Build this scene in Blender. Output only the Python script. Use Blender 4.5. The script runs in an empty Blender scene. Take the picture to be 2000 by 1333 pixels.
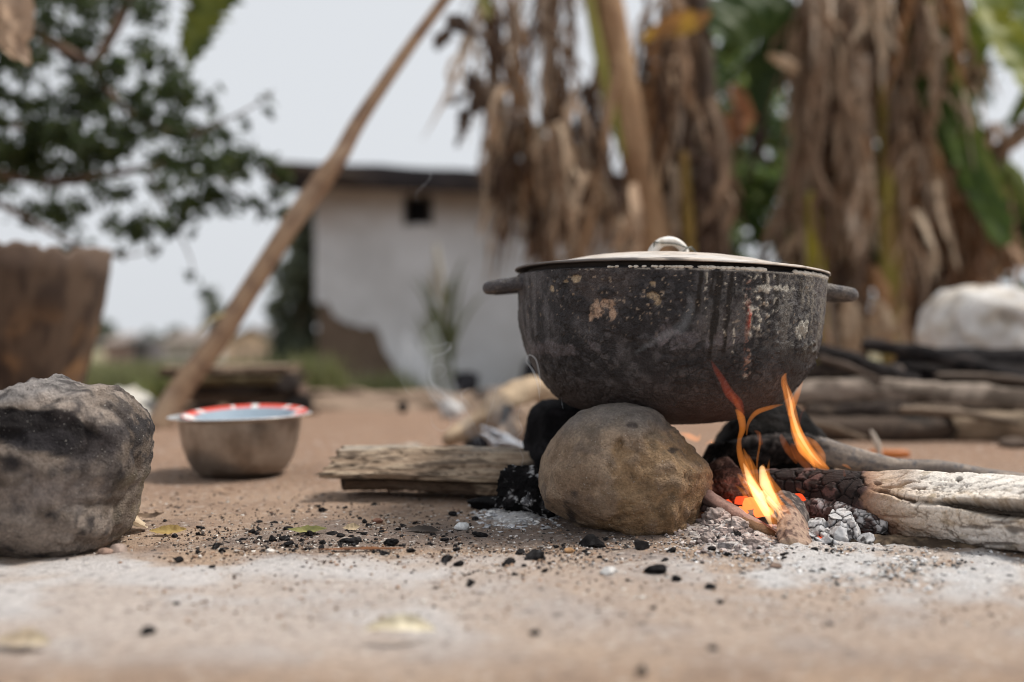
import bpy, bmesh, math, random
import numpy as np
from mathutils import Vector, Matrix

random.seed(7)
RNG = np.random.default_rng(7)
C = bpy.context.scene
COL = C.collection
R = math.radians
PI = math.pi

# ------------------------------------------------------------------ camera, sky, sun, exposure
F_PX = 2000 * 35 / 36.0            # focal length in pixels of the 2000 px wide photograph
CAM_H = 0.22
cam_d = bpy.data.cameras.new('camera')
cam_d.lens = 35; cam_d.sensor_width = 36
cam_d.clip_start = 0.05; cam_d.clip_end = 2000
cam_d.dof.use_dof = True
cam_d.dof.focus_distance = 1.125
cam_d.dof.aperture_fstop = 1.7
cam = bpy.data.objects.new('camera', cam_d); COL.objects.link(cam)
cam.location = (0, 0, CAM_H); cam.rotation_euler = (R(90), 0, 0)
C.camera = cam

SUN_EL, SUN_AZ = 58, 80            # azimuth measured from +Y (into the picture) towards +X
world = bpy.data.worlds.new('World'); C.world = world; world.use_nodes = True
nt = world.node_tree; nt.nodes.clear()
wo = nt.nodes.new('ShaderNodeOutputWorld'); bg = nt.nodes.new('ShaderNodeBackground')
sky = nt.nodes.new('ShaderNodeTexSky'); sky.sky_type = 'NISHITA'; sky.sun_disc = False
sky.sun_elevation = R(SUN_EL); sky.sun_rotation = R(SUN_AZ)
sky.dust_density = 6.0; sky.air_density = 1.2
hs = nt.nodes.new('ShaderNodeHueSaturation'); hs.inputs['Saturation'].default_value = 0.25
mixw = nt.nodes.new('ShaderNodeMix'); mixw.data_type = 'RGBA'
mixw.inputs['Factor'].default_value = 0.86       # an even veil of cloud over the clear sky
mixw.inputs[7].default_value = (6.7, 6.95, 7.3, 1)
nt.links.new(sky.outputs[0], hs.inputs['Color'])
nt.links.new(hs.outputs[0], mixw.inputs[6])
nt.links.new(mixw.outputs[2], bg.inputs['Color'])
bg.inputs['Strength'].default_value = 0.1035
nt.links.new(bg.outputs[0], wo.inputs['Surface'])

sun_d = bpy.data.lights.new('sun', 'SUN'); sun_d.energy = 3.8; sun_d.angle = R(13)
sun_d.color = (1.0, 0.94, 0.86)
sun = bpy.data.objects.new('sun', sun_d); COL.objects.link(sun)
_sd = Vector((math.sin(R(SUN_AZ)) * math.cos(R(SUN_EL)), math.cos(R(SUN_AZ)) * math.cos(R(SUN_EL)), math.sin(R(SUN_EL))))
sun.rotation_euler = _sd.to_track_quat('Z', 'Y').to_euler()
sun.location = (4, 4, 8)

C.render.engine = 'CYCLES'
vs = C.view_settings
vs.view_transform = 'Standard'; vs.look = 'None'; vs.exposure = 0.2; vs.gamma = 1.0
vs.use_curve_mapping = False
cy = C.cycles
cy.use_denoising = True
try:
    cy.denoiser = 'OPENIMAGEDENOISE'; cy.denoising_prefilter = 'ACCURATE'
    cy.denoising_input_passes = 'RGB_ALBEDO_NORMAL'
except Exception:
    pass
cy.filter_width = 1.0
cy.max_bounces = 8; cy.diffuse_bounces = 4; cy.glossy_bounces = 3; cy.transparent_max_bounces = 12
cy.volume_bounces = 0; cy.caustics_reflective = False; cy.caustics_refractive = False
cy.sample_clamp_indirect = 4.0
cy.use_adaptive_sampling = True; cy.adaptive_threshold = 0.01

# ------------------------------------------------------------------ numbers: noise and projection
def _h(ix, iy, iz, seed):
    h = (ix.astype(np.int64) * 374761393 + iy.astype(np.int64) * 668265263 + iz.astype(np.int64) * 2147483647 + seed * 144665) & 0xFFFFFFFF
    h = ((h ^ (h >> 13)) * 1274126177) & 0xFFFFFFFF
    return (h ^ (h >> 16)) & 0xFFFFFFFF
_GR = np.random.default_rng(3).normal(size=(64, 3)); _GR /= np.linalg.norm(_GR, axis=1)[:, None]
def perlin(p, seed=0):
    i = np.floor(p); f = p - i; i = i.astype(np.int64)
    u = f * f * f * (f * (f * 6 - 15) + 10)
    out = np.zeros(len(p))
    for dx in (0, 1):
        wx = u[:, 0] if dx else 1 - u[:, 0]
        for dy in (0, 1):
            wy = u[:, 1] if dy else 1 - u[:, 1]
            for dz in (0, 1):
                wz = u[:, 2] if dz else 1 - u[:, 2]
                g = _GR[_h(i[:, 0] + dx, i[:, 1] + dy, i[:, 2] + dz, seed) & 63]
                out += wx * wy * wz * ((f[:, 0] - dx) * g[:, 0] + (f[:, 1] - dy) * g[:, 1] + (f[:, 2] - dz) * g[:, 2])
    return out * 1.5
def fbm(p, scale, octv=4, seed=0, gain=0.5):
    p = np.asarray(p, float) * scale
    a, s, out = 1.0, 0.0, np.zeros(len(p))
    for o in range(octv):
        out += a * perlin(p + o * 17.31, seed + o); s += a
        a *= gain; p = p * 2.03
    return out / s * 1.4
def worley(p, scale, seed=0):
    p = np.asarray(p, float) * scale
    i = np.floor(p).astype(np.int64); f1 = np.full(len(p), 9.0); f2 = f1.copy(); cid = np.zeros(len(p))
    for dx in (-1, 0, 1):
        for dy in (-1, 0, 1):
            for dz in (-1, 0, 1):
                c = i + np.array((dx, dy, dz))
                h = _h(c[:, 0], c[:, 1], c[:, 2], seed)
                q = c + np.stack([(h & 1023) / 1023.0, ((h >> 10) & 1023) / 1023.0, ((h >> 20) & 1023) / 1023.0], 1)
                d = np.linalg.norm(q - p, axis=1)
                m = d < f1
                f2 = np.where(m, f1, np.minimum(f2, d)); cid = np.where(m, ((h >> 5) & 255) / 255.0, cid); f1 = np.where(m, d, f1)
    return f1, f2, cid
def sst(a, b, x):
    t = np.clip((np.asarray(x, float) - a) / (b - a), 0, 1); return t * t * (3 - 2 * t)
def mixc(a, b, t):
    a = np.asarray(a, float); b = np.asarray(b, float); t = np.asarray(t)[..., None]
    return a * (1 - t) + b * t
def W(px, py, Y):
    return np.array(((px - 1000) / F_PX * Y, Y, CAM_H + (666.5 - py) / F_PX * Y))
def proj(P):
    return 1000 + P[:, 0] / P[:, 1] * F_PX, 666.5 - (P[:, 2] - CAM_H) / P[:, 1] * F_PX

MOUNDS = [(1425, 1045, .009, .045), (1395, 1040, .007, .04), (1030, 1010, .010, .055), (1180, 1020, .006, .09)]
def _gy(py): return CAM_H * F_PX / (py - 666.5)
MOUND_W = [((px - 1000) / F_PX * _gy(py), _gy(py), a, r) for px, py, a, r in MOUNDS]
def zg(X, Y):
    X = np.atleast_1d(np.asarray(X, float)); Y = np.atleast_1d(np.asarray(Y, float))
    P = np.stack([X, Y, np.zeros_like(X)], 1)
    z = -0.27 * sst(3.0, 8.4, Y) - .85 * np.clip((Y - 8.4) / 51, 0, 1)
    z = z + .0045 * fbm(P, 4, 3, 11) * sst(30, 5, np.abs(Y)) + 0.05 * fbm(P, .12, 2, 5) * sst(7, 16, Y)
    for mx, my, a, r in MOUND_W:
        z = z + a * np.exp(-((X - mx) ** 2 + (Y - my) ** 2) / (r * r))
    return z
def G(px, py):
    Y = _gy(py); X = (px - 1000) / F_PX * Y
    return np.array((X, Y, zg(X, Y)[0]))
def gz(x, y): return float(zg(x, y)[0])

# ------------------------------------------------------------------ building blocks
def mkmesh(name, V, F, col=None, smooth=True):
    me = bpy.data.meshes.new(name)
    V = np.asarray(V, np.float32)
    Fs = F if isinstance(F, list) else [F]
    Fs = [np.asarray(f, np.int32) for f in Fs if len(f)]
    nl = sum(f.size for f in Fs); npoly = sum(len(f) for f in Fs)
    me.vertices.add(len(V)); me.vertices.foreach_set('co', V.ravel())
    me.loops.add(nl); me.loops.foreach_set('vertex_index', np.concatenate([f.ravel() for f in Fs]))
    tot = np.concatenate([np.full(len(f), f.shape[1], np.int32) for f in Fs])
    start = np.concatenate([[0], np.cumsum(tot)[:-1]]).astype(np.int32)
    me.polygons.add(npoly); me.polygons.foreach_set('loop_start', start)
    try: me.polygons.foreach_set('loop_total', tot)
    except Exception: pass
    me.polygons.foreach_set('use_smooth', np.full(npoly, smooth, bool))
    if col is not None:
        c = np.ones((len(V), 4), np.float32); c[:, :3] = np.clip(col, 0, 1) if np.ndim(col) == 2 else np.asarray(col)[None, :]
        a = me.attributes.new('Col', 'FLOAT_COLOR', 'POINT'); a.data.foreach_set('color', c.ravel())
    me.update(calc_edges=True); me.validate()
    return me
def link(name, me, m, parent=None, loc=None):
    o = bpy.data.objects.new(name, me); COL.objects.link(o)
    if m is not None and len(me.materials) == 0: me.materials.append(m)
    if parent is not None: o.parent = parent
    if loc is not None: o.location = loc
    return o
def tag(o, label, cat=None, group=None, kind=None):
    if label: o['label'] = label
    if cat: o['category'] = cat
    if group: o['group'] = group
    if kind: o['kind'] = kind
    return o
def thing(name, label, cat, loc=(0, 0, 0), group=None, rot=None):
    o = bpy.data.objects.new(name, None); COL.objects.link(o); o.location = Vector(loc); o.empty_display_size = .05
    if rot: o.rotation_euler = rot
    return tag(o, label, cat, group)
def solid(name, V, F, m, label=None, cat=None, group=None, kind=None, col=None, parent=None, smooth=True, base=None):
    """one mesh object from world coordinates; its origin goes to the middle of its foot (or to its thing's origin)"""
    V = np.asarray(V, float)
    if parent is not None: b = np.array(parent.location)
    elif base is not None: b = np.asarray(base, float)
    else: b = np.array((V[:, 0].mean(), V[:, 1].mean(), V[:, 2].min()))
    o = link(name, mkmesh(name, V - b, F, col, smooth), m, parent, None if parent is not None else Vector(b))
    return tag(o, label, cat, group, kind)
def gridF(nu, nv, wu=False, wv=False):
    iu = np.arange(nu if wu else nu - 1); iv = np.arange(nv if wv else nv - 1)
    a, b = np.meshgrid(iu, iv, indexing='ij'); a2 = (a + 1) % nu; b2 = (b + 1) % nv
    return np.stack([a * nv + b, a2 * nv + b, a2 * nv + b2, a * nv + b2], -1).reshape(-1, 4)
def join(parts):
    Vs, Qs, Ts, Cs, n = [], [], [], [], 0
    for p in parts:
        V, F = p[0], p[1]
        for f in (F if isinstance(F, list) else [F]):
            f = np.asarray(f)
            if len(f): (Qs if f.shape[1] == 4 else Ts).append(f + n)
        Vs.append(V); n += len(V)
        if len(p) > 2: Cs.append(np.broadcast_to(np.asarray(p[2], float), (len(V), 3)))
    F = ([np.concatenate(Qs)] if Qs else []) + ([np.concatenate(Ts)] if Ts else [])
    return np.concatenate(Vs), F, (np.concatenate(Cs) if Cs else None)
def resample(path, n, smooth=True):
    path = np.asarray(path, float); k = len(path)
    t = np.linspace(0, k - 1, n); i = np.clip(t.astype(int), 0, k - 2); f = (t - i)[:, None]
    if not smooth or k < 3: return path[i] * (1 - f) + path[i + 1] * f
    g = lambda j: path[np.clip(j, 0, k - 1)]
    p0, p1, p2, p3 = g(i - 1), g(i), g(i + 1), g(i + 2)
    return .5 * (2 * p1 + (p2 - p0) * f + (2 * p0 - 5 * p1 + 4 * p2 - p3) * f ** 2 + (3 * p1 - p0 - 3 * p2 + p3) * f ** 3)
def frames(P, up=(0, 0, 1)):
    T = np.gradient(P, axis=0); T /= np.linalg.norm(T, axis=1)[:, None] + 1e-12
    up = np.asarray(up, float)
    A = np.cross(T, up); bad = np.linalg.norm(A, axis=1) < .05
    A[bad] = np.cross(T[bad], (0, 1, 0.01))
    A /= np.linalg.norm(A, axis=1)[:, None] + 1e-12
    B = np.cross(A, T)
    return T, A, B
def tube(path, rad, nseg=10, n=24, up=(0, 0, 1), flat=1.0, amp=0, freq=8, seed=0, smooth=True):
    """tapered closed tube; returns V, F, u, ang. angle 0 = sideways axis A, 90 = towards up"""
    P = resample(path, n, smooth); rr = np.interp(np.linspace(0, 1, n), np.linspace(0, 1, len(rad)), rad)
    T, A, B = frames(P, up); ang = np.linspace(0, 2 * PI, nseg, endpoint=False)
    D = A[:, None, :] * np.cos(ang)[None, :, None] + B[:, None, :] * np.sin(ang)[None, :, None] * flat
    r = np.repeat(rr[:, None], nseg, 1)
    if amp:
        q = np.stack([np.repeat(np.arange(n)[:, None] * freq / n, nseg, 1), np.cos(ang)[None].repeat(n, 0) * 1.5, np.sin(ang)[None].repeat(n, 0) * 1.5], -1).reshape(-1, 3)
        r = r * (1 + amp * fbm(q, 1, 3, seed).reshape(n, nseg))
    V = (P[:, None, :] + D * r[..., None]).reshape(-1, 3)
    Q = gridF(n, nseg, False, True)
    V = np.concatenate([V, P[:1] - T[:1] * rr[0] * .8, P[-1:] + T[-1:] * rr[-1] * .8]); a, b = n * nseg, n * nseg + 1; j = np.arange(nseg); j2 = (j + 1) % nseg
    T1 = np.stack([np.full(nseg, a), j2, j], 1) ; T2 = np.stack([np.full(nseg, b), (n - 1) * nseg + j, (n - 1) * nseg + j2], 1)
    u = np.concatenate([np.repeat(np.linspace(0, 1, n), nseg), [0, 1]]); an = np.concatenate([np.tile(ang, n), [0, 0]])
    def face(f, d): return f if (np.cross(V[f[:, 1]] - V[f[:, 0]], V[f[:, 2]] - V[f[:, 0]]).sum(0) * d).sum() > 0 else f[:, ::-1]
    caps = np.concatenate([face(T1, P[0] - P[1]), face(T2, P[-1] - P[-2])])
    ctr = np.repeat(P, nseg, 0); q = V[Q]; cq = ctr[Q[:, 0]]; nq = np.cross(q[:, 2] - q[:, 0], q[:, 3] - q[:, 1])
    # faces must look outwards: glowing gas and smoke fill the inside
    Fs = [Q if np.einsum('ij,ij->i', nq, q[:, 0] - cq).sum() > 0 else Q[:, ::-1], caps]
    return V, Fs, u, an
_ICO = {}
def ico(sub):
    if sub not in _ICO:
        bm = bmesh.new(); bmesh.ops.create_icosphere(bm, subdivisions=sub, radius=1)
        V = np.array([v.co[:] for v in bm.verts]); F = np.array([[v.index for v in f.verts] for f in bm.faces]); bm.free(); _ICO[sub] = (V, F)
    return _ICO[sub]
def rock(outline, Yc, depth, sub=6, amp=.06, seed=0, facets=10, fq=2.2, hard=.9, pw=.85, fine=.012):
    """a boulder whose outline across the depth axis is the traced one, with a real thickness"""
    P = np.array([W(x, y, Yc) for x, y in outline]); c = np.array((.5 * (P[:, 0].min() + P[:, 0].max()), Yc, .5 * (P[:, 2].min() + P[:, 2].max())))
    th = np.arctan2(P[:, 2] - c[2], P[:, 0] - c[0]); rr = np.hypot(P[:, 0] - c[0], P[:, 2] - c[2]); k = np.argsort(th); th = th[k]; rr = rr[k]
    th = np.concatenate([th - 2 * PI, th, th + 2 * PI]); rr = np.tile(rr, 3)
    d, F = ico(sub); t = np.arctan2(d[:, 2], d[:, 0]); Rr = np.interp(t, th, rr); s = np.sqrt(np.maximum(0, 1 - d[:, 1] ** 2))
    sp = s ** pw / np.maximum(s, 1e-6)
    V = np.stack([d[:, 0] * sp * Rr, np.sign(d[:, 1]) * np.abs(d[:, 1]) ** pw * depth, d[:, 2] * sp * Rr], 1)
    rm = rr.mean(); rg = np.random.default_rng(seed)
    for _ in range(facets):
        n = rg.normal(size=3); n[2] *= .8; n /= np.linalg.norm(n); h = V @ n; cc = h.max() * rg.uniform(.80, .95)
        if abs(n[1]) < .35: cc = h.max() * rg.uniform(.93, .99)
        V = V - np.maximum(0, h - cc)[:, None] * n * hard
    V = V + d * (amp * rm * fbm(d, fq, 5, seed) + fine * rm * fbm(d, fq * 6, 4, seed + 9))[:, None]
    return V + c, F, d
def lump(seed, sub=2, amp=.25, facets=7, sx=(1, 1, 1)):
    d, F = ico(sub); rg = np.random.default_rng(seed); V = d * (1 + amp * fbm(d, 1.6, 3, seed))[:, None]
    for _ in range(facets):
        n = rg.normal(size=3); n /= np.linalg.norm(n); h = V @ n; V = V - np.maximum(0, h - rg.uniform(.5, .85))[:, None] * n
    return V * np.asarray(sx), F
def rotz(V, a):
    c, s = math.cos(a), math.sin(a); return V @ np.array(((c, s, 0), (-s, c, 0), (0, 0, 1)))
def box(x0, x1, y0, y1, z0, z1):
    V = np.array([(x, y, z) for x in (x0, x1) for y in (y0, y1) for z in (z0, z1)], float)
    return V, np.array([(0, 1, 3, 2), (4, 6, 7, 5), (0, 4, 5, 1), (2, 3, 7, 6), (0, 2, 6, 4), (1, 5, 7, 3)])

# ------------------------------------------------------------------ materials
def mat(name, color=None, rough=.85, var=.25, vscale=60, bump=(), spec=.3, metal=0.0, trans=0.0, speck=None, bdist=.003, rvar=0.0, var2=0.0, v2scale=400):
    """colour from the mesh's own Col attribute (or a plain colour) with procedural grain and relief"""
    m = bpy.data.materials.new(name); m.use_nodes = True; n = m.node_tree.nodes; l = m.node_tree.links; n.clear()
    out = n.new('ShaderNodeOutputMaterial'); b = n.new('ShaderNodeBsdfPrincipled')
    b.inputs['Roughness'].default_value = rough; b.inputs['Metallic'].default_value = metal; b.inputs['Specular IOR Level'].default_value = spec
    tc = n.new('ShaderNodeTexCoord')
    if color is None:
        a = n.new('ShaderNodeAttribute'); a.attribute_name = 'Col'; src = a.outputs['Color']
    else:
        a = n.new('ShaderNodeRGB'); a.outputs[0].default_value = (*color, 1); src = a.outputs[0]
    if var:
        t = n.new('ShaderNodeTexNoise'); t.inputs['Scale'].default_value = vscale; t.inputs['Detail'].default_value = 6; t.inputs['Roughness'].default_value = .65
        l.new(tc.outputs['Object'], t.inputs['Vector'])
        mr = n.new('ShaderNodeMapRange'); mr.inputs['From Min'].default_value = .25; mr.inputs['From Max'].default_value = .75
        mr.inputs['To Min'].default_value = 1 - var; mr.inputs['To Max'].default_value = 1 + var
        l.new(t.outputs['Fac'], mr.inputs['Value'])
        mx = n.new('ShaderNodeMix'); mx.data_type = 'RGBA'; mx.blend_type = 'MULTIPLY'; mx.inputs['Factor'].default_value = 1
        l.new(src, mx.inputs[6]); l.new(mr.outputs[0], mx.inputs[7]); src = mx.outputs[2]
        if rvar:
            r2 = n.new('ShaderNodeMapRange'); r2.inputs['To Min'].default_value = max(.05, rough - rvar); r2.inputs['To Max'].default_value = min(1, rough + rvar)
            l.new(t.outputs['Fac'], r2.inputs['Value']); l.new(r2.outputs[0], b.inputs['Roughness'])
    if var2:
        t = n.new('ShaderNodeTexNoise'); t.inputs['Scale'].default_value = v2scale; t.inputs['Detail'].default_value = 4; t.inputs['Roughness'].default_value = .7
        l.new(tc.outputs['Object'], t.inputs['Vector'])
        mr = n.new('ShaderNodeMapRange'); mr.inputs['From Min'].default_value = .3; mr.inputs['From Max'].default_value = .7
        mr.inputs['To Min'].default_value = 1 - var2; mr.inputs['To Max'].default_value = 1 + var2
        l.new(t.outputs['Fac'], mr.inputs['Value'])
        mx = n.new('ShaderNodeMix'); mx.data_type = 'RGBA'; mx.blend_type = 'MULTIPLY'; mx.inputs['Factor'].default_value = 1
        l.new(src, mx.inputs[6]); l.new(mr.outputs[0], mx.inputs[7]); src = mx.outputs[2]
    if speck:
        sc, thr, c2 = speck
        t = n.new('ShaderNodeTexNoise'); t.inputs['Scale'].default_value = sc; t.inputs['Detail'].default_value = 2
        l.new(tc.outputs['Object'], t.inputs['Vector'])
        mr = n.new('ShaderNodeMapRange'); mr.inputs['From Min'].default_value = thr; mr.inputs['From Max'].default_value = thr + .05
        l.new(t.outputs['Fac'], mr.inputs['Value'])
        mx = n.new('ShaderNodeMix'); mx.data_type = 'RGBA'; mx.inputs[7].default_value = (*c2, 1)
        l.new(mr.outputs[0], mx.inputs['Factor']); l.new(src, mx.inputs[6]); src = mx.outputs[2]
    l.new(src, b.inputs['Base Color'])
    prev = None
    for sc, st in bump:
        t = n.new('ShaderNodeTexNoise'); t.inputs['Scale'].default_value = sc; t.inputs['Detail'].default_value = 5; t.inputs['Roughness'].default_value = .6
        l.new(tc.outputs['Object'], t.inputs['Vector'])
        bp = n.new('ShaderNodeBump'); bp.inputs['Strength'].default_value = st; bp.inputs['Distance'].default_value = bdist
        l.new(t.outputs['Fac'], bp.inputs['Height'])
        if prev: l.new(prev, bp.inputs['Normal'])
        prev = bp.outputs[0]
    if prev: l.new(prev, b.inputs['Normal'])
    fin = b.outputs[0]
    if trans:
        tr = n.new('ShaderNodeBsdfTranslucent'); l.new(src, tr.inputs['Color']); ms = n.new('ShaderNodeMixShader'); ms.inputs[0].default_value = trans
        l.new(b.outputs[0], ms.inputs[1]); l.new(tr.outputs[0], ms.inputs[2]); fin = ms.outputs[0]
    l.new(fin, out.inputs['Surface'])
    return m
def emit(name, color, strength):
    m = bpy.data.materials.new(name); m.use_nodes = True; n = m.node_tree.nodes; l = m.node_tree.links; n.clear()
    out = n.new('ShaderNodeOutputMaterial'); e = n.new('ShaderNodeEmission'); e.inputs[0].default_value = (*color, 1); e.inputs[1].default_value = strength
    l.new(e.outputs[0], out.inputs['Surface']); return m
def emit_vol(name, color, strength):
    m = bpy.data.materials.new(name); m.use_nodes = True; n = m.node_tree.nodes; l = m.node_tree.links; n.clear()
    out = n.new('ShaderNodeOutputMaterial'); e = n.new('ShaderNodeEmission'); e.inputs[0].default_value = (*color, 1); e.inputs[1].default_value = strength
    l.new(e.outputs[0], out.inputs['Volume']); return m
def smoke_vol(name, color, density):
    m = bpy.data.materials.new(name); m.use_nodes = True; n = m.node_tree.nodes; l = m.node_tree.links; n.clear()
    out = n.new('ShaderNodeOutputMaterial'); e = n.new('ShaderNodeVolumePrincipled'); e.inputs['Color'].default_value = (*color, 1)
    e.inputs['Density'].default_value = density; e.inputs['Anisotropy'].default_value = .1
    l.new(e.outputs[0], out.inputs['Volume']); return m
M_GROUND = mat('packed_dirt', None, .95, .2, 160, ((90, .5), (420, .8)), .15, bdist=.005, var2=.28, v2scale=520)
M_STONE = mat('rough_stone', None, .9, .25, 60, ((60, .5), (170, .8), (480, .8)), .2, speck=(620, .69, (.55, .52, .48)), bdist=.005, var2=.3, v2scale=330)
M_POT = mat('sooty_iron', None, .6, .30, 130, ((120, .6), (420, .9)), .3, bdist=.0028, rvar=.2, var2=.4, v2scale=420)
M_LID = mat('dusty_aluminium', None, .6, .14, 120, ((160, .15), (500, .2)), .4, bdist=.001)
M_WOOD = mat('old_wood', None, .85, .16, 150, ((120, .4), (360, .5)), .2, bdist=.002, var2=.18, v2scale=500)
M_CHAR = mat('charcoal', None, .8, .4, 120, ((60, .7), (300, .9)), .08, bdist=.006, rvar=.25, var2=.3)
M_LEAF = mat('leaf', None, .55, .25, 40, (), .3, trans=.45)
M_DRY = mat('dry_leaf', None, .85, .30, 30, ((60, .5),), .15, trans=.22, bdist=.006)
M_STEM = mat('banana_stem', None, .7, .28, 25, ((40, .4),), .25, bdist=.005)
M_PLASTER = mat('lime_plaster', None, .9, .10, 4, ((14, .4),), .2, bdist=.01)
M_MUD = mat('mud_brick_wall', None, .95, .3, 9, ((12, .7),), .1, bdist=.02)
M_ROOF = mat('dark_roof', None, .9, .3, 8, ((20, .5),), .2, bdist=.01)
M_BARK = mat('bark', None, .9, .3, 30, ((40, .6),), .15, bdist=.006)
M_CLOTH = mat('woven_sack', None, .9, .18, 20, ((30, .4), (200, .3)), .15, bdist=.01)
M_STEEL = mat('scratched_steel', None, .33, .16, 60, ((300, .06),), .5, metal=.9, bdist=.001)
M_ENAMEL = mat('enamel', None, .3, .05, 80, (), .5)
M_WIRE = mat('steel_wire', (.10, .11, .10), .5, .2, 200, (), .5, metal=.6)
M_PLASTIC = mat('orange_plastic', (.42, .12, .015), .45, .1, 50, (), .4)
M_CRUMB = mat('crumbs', None, .9, .3, 400, (), .2)

# ------------------------------------------------------------------ the ground: one sheet out to the horizon
def axis(dense0, dense1, step, grow, far0, far1):
    a = list(np.arange(dense0, dense1, step)); s = step; x = a[-1]
    while x < far1: s *= grow; x += s; a.append(x)
    s = step; x = a[0]; b = []
    while x > far0: s *= grow; x -= s; b.append(x)
    return np.array(b[::-1] + a)
gx = axis(-.95, .95, .0046, 1.06, -300, 300); gyv = axis(.55, 1.75, .0038, 1.035, -60, 500)
GX, GY = np.meshgrid(gx, gyv, indexing='ij'); gX, gY = GX.ravel(), GY.ravel()
gP = np.stack([gX, gY, 0 * gX], 1); gZ = zg(gX, gY)
near = sst(3.0, 1.9, gY) * sst(1.6, 1.0, np.abs(gX)) * sst(.3, .5, gY)
gpx, gpy = 1000 + gX / np.maximum(gY, .05) * F_PX, 666.5 + CAM_H * F_PX / np.maximum(gY, .05)
nA = fbm(gP, 3.2, 4, 21); nB = fbm(gP, 11, 4, 22); nC = fbm(gP, 60, 3, 23); nD = fbm(gP, 1.1, 3, 24)
m_ash = sst(1078, 1112, gpy + 24 * nA + 22 * nB) * sst(1350, 1200, gpy + 60 * nA) * (.55 + .45 * sst(-.3, .3, nB + nA))
m_ash *= np.maximum(sst(1350, 750, gpx + 180 * nA), .5)
m_ash2 = sst(1300, 1420, gpx + 80 * nB) * sst(1030, 1065, gpy + 10 * nB) * sst(1190, 1125, gpy + 40 * nA) * sst(-.35, .2, nB + .4 * nA)
ridge = np.exp(-((gpx - 1480) / 130) ** 2 - ((gpy - 1055) / 26) ** 2) + .8 * np.exp(-((gpx - 1010) / 70) ** 2 - ((gpy - 1015) / 22) ** 2)
m_ash2 = np.clip(np.maximum(m_ash2, sst(.25, .6, ridge + .25 * nB)), 0, 1)
m_dark = sst(.15, .6, np.exp(-((gpx - 640) / 330) ** 2 - ((gpy - 1052) / 32) ** 2) * .75 + .6 * np.exp(-((gpx - 1180) / 300) ** 2 - ((gpy - 1045) / 40) ** 2) + np.exp(-((gpx - 1600) / 200) ** 2 - ((gpy - 985) / 45) ** 2) + .35 * nB + .2 * nC)
m_dark = np.maximum(m_dark, .8 * np.exp(-((gpx - 1400) / 80) ** 2 - ((gpy - 1078) / 14) ** 2) * sst(-.2, .3, nC + nB))
c = mixc((.36, .26, .19), (.27, .19, .14), sst(-.4, .5, nB))
c = mixc(c, (.42, .32, .245), .5 * sst(-.1, .5, nA))
c = mixc(c, (.26, .165, .115), .75 * sst(1050, 880, gpy) * sst(690, 800, gpy))
c = mixc(c, (.52, .50, .495), .88 * m_ash)
c = mixc(c, (.52, .51, .51), .92 * m_ash2)
c = mixc(c, (.13, .11, .105), .62 * m_dark * (1 - .8 * m_ash2))
sp = sst(.40, .62, fbm(gP, 95, 2, 31)); c = mixc(c, (.09, .075, .07), .6 * sp * near)
sp = sst(.42, .6, fbm(gP, 120, 2, 37)); c = mixc(c, (.6, .56, .52), .5 * sp * near)
far = sst(5.5, 10, gY + 1.5 * nD); c = mixc(c, (.21, .19, .115), far * sst(-.6, .1, nD + .3))
gZ = gZ + near * (.0028 * nB * sst(-.2, .3, nA + .2) + .0011 * fbm(gP, 48, 3, 41) + .0007 * fbm(gP, 170, 2, 42) + m_ash2 * (.0045 * np.abs(fbm(gP, 38, 3, 43)) + .0016 * fbm(gP, 120, 3, 44)) + .002 * sst(.2, .5, nC) * m_dark)
gV = np.stack([gX, gY, gZ], 1)
o = link('ground', mkmesh('ground', gV, gridF(len(gx), len(gyv)), c), M_GROUND); tag(o, None, kind='structure')

# ------------------------------------------------------------------ the iron pot on its three stones
PC = np.array((.2005, 1.30, .1135))
pot = thing('cooking_pot', 'big soot-crusted black iron pot with two loop handles standing over the fire', 'cooking pot', PC, rot=(0, R(1.3), 0))
prof = np.array([(0, 0), (.034, .0005), (.0635, .0035), (.1, .0105), (.132, .0215), (.152, .0345), (.1715, .0555), (.1855, .078), (.1945, .1), (.1998, .124), (.2022, .152), (.2035, .174), (.2045, .187)])
prof[:, 0] *= .968
NA, NP = 760, 230
pr = resample(prof, NP)
for _ in range(6): pr[1:-1] = .25 * pr[:-2] + .5 * pr[1:-1] + .25 * pr[2:]
pa = np.linspace(0, 2 * PI, NA, endpoint=False)          # 0 faces the camera (-Y), 90 deg to the right
Rr = np.repeat(pr[:, 0][:, None], NA, 1); Zr = np.repeat(pr[:, 1][:, None], NA, 1); Ar = np.tile(pa, (NP, 1))
pV = np.stack([Rr * np.sin(Ar), -Rr * np.cos(Ar), Zr], -1).reshape(-1, 3)
dn = np.gradient(pr, axis=0); nrm = np.stack([dn[:, 1], -dn[:, 0]], 1); nrm /= np.linalg.norm(nrm, axis=1)[:, None] + 1e-9
pN = np.stack([nrm[:, 0][:, None] * np.sin(Ar), -nrm[:, 0][:, None] * np.cos(Ar), np.repeat(nrm[:, 1][:, None], NA, 1)], -1).reshape(-1, 3)
px_, py_ = proj(pV + PC); front = pV[:, 1] < 0.03
n1 = fbm(pV, 14, 5, 51); n2 = fbm(pV, 55, 4, 52); n3 = fbm(pV, 170, 3, 53); n4 = fbm(pV * np.array((1, 1, .25)), 60, 4, 54)
f1, f2, cid = worley(pV * np.array((1, 1, .8)) + .004 * n2[:, None], 95, 5)
g1, g2, gid = worley(pV + .006 * n2[:, None], 34, 6)
crust = sst(-.10, .12, n1 + .35 * (gid - .5) + .35 * n2) * sst(.012, .04, pV[:, 2])
crack = sst(.16, .02, f2 - f1) * crust
disp = .0013 * crust * (1 + 1.0 * (cid - .5)) + .0007 * n2 + .0006 * n3 - .0009 * crack
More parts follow.
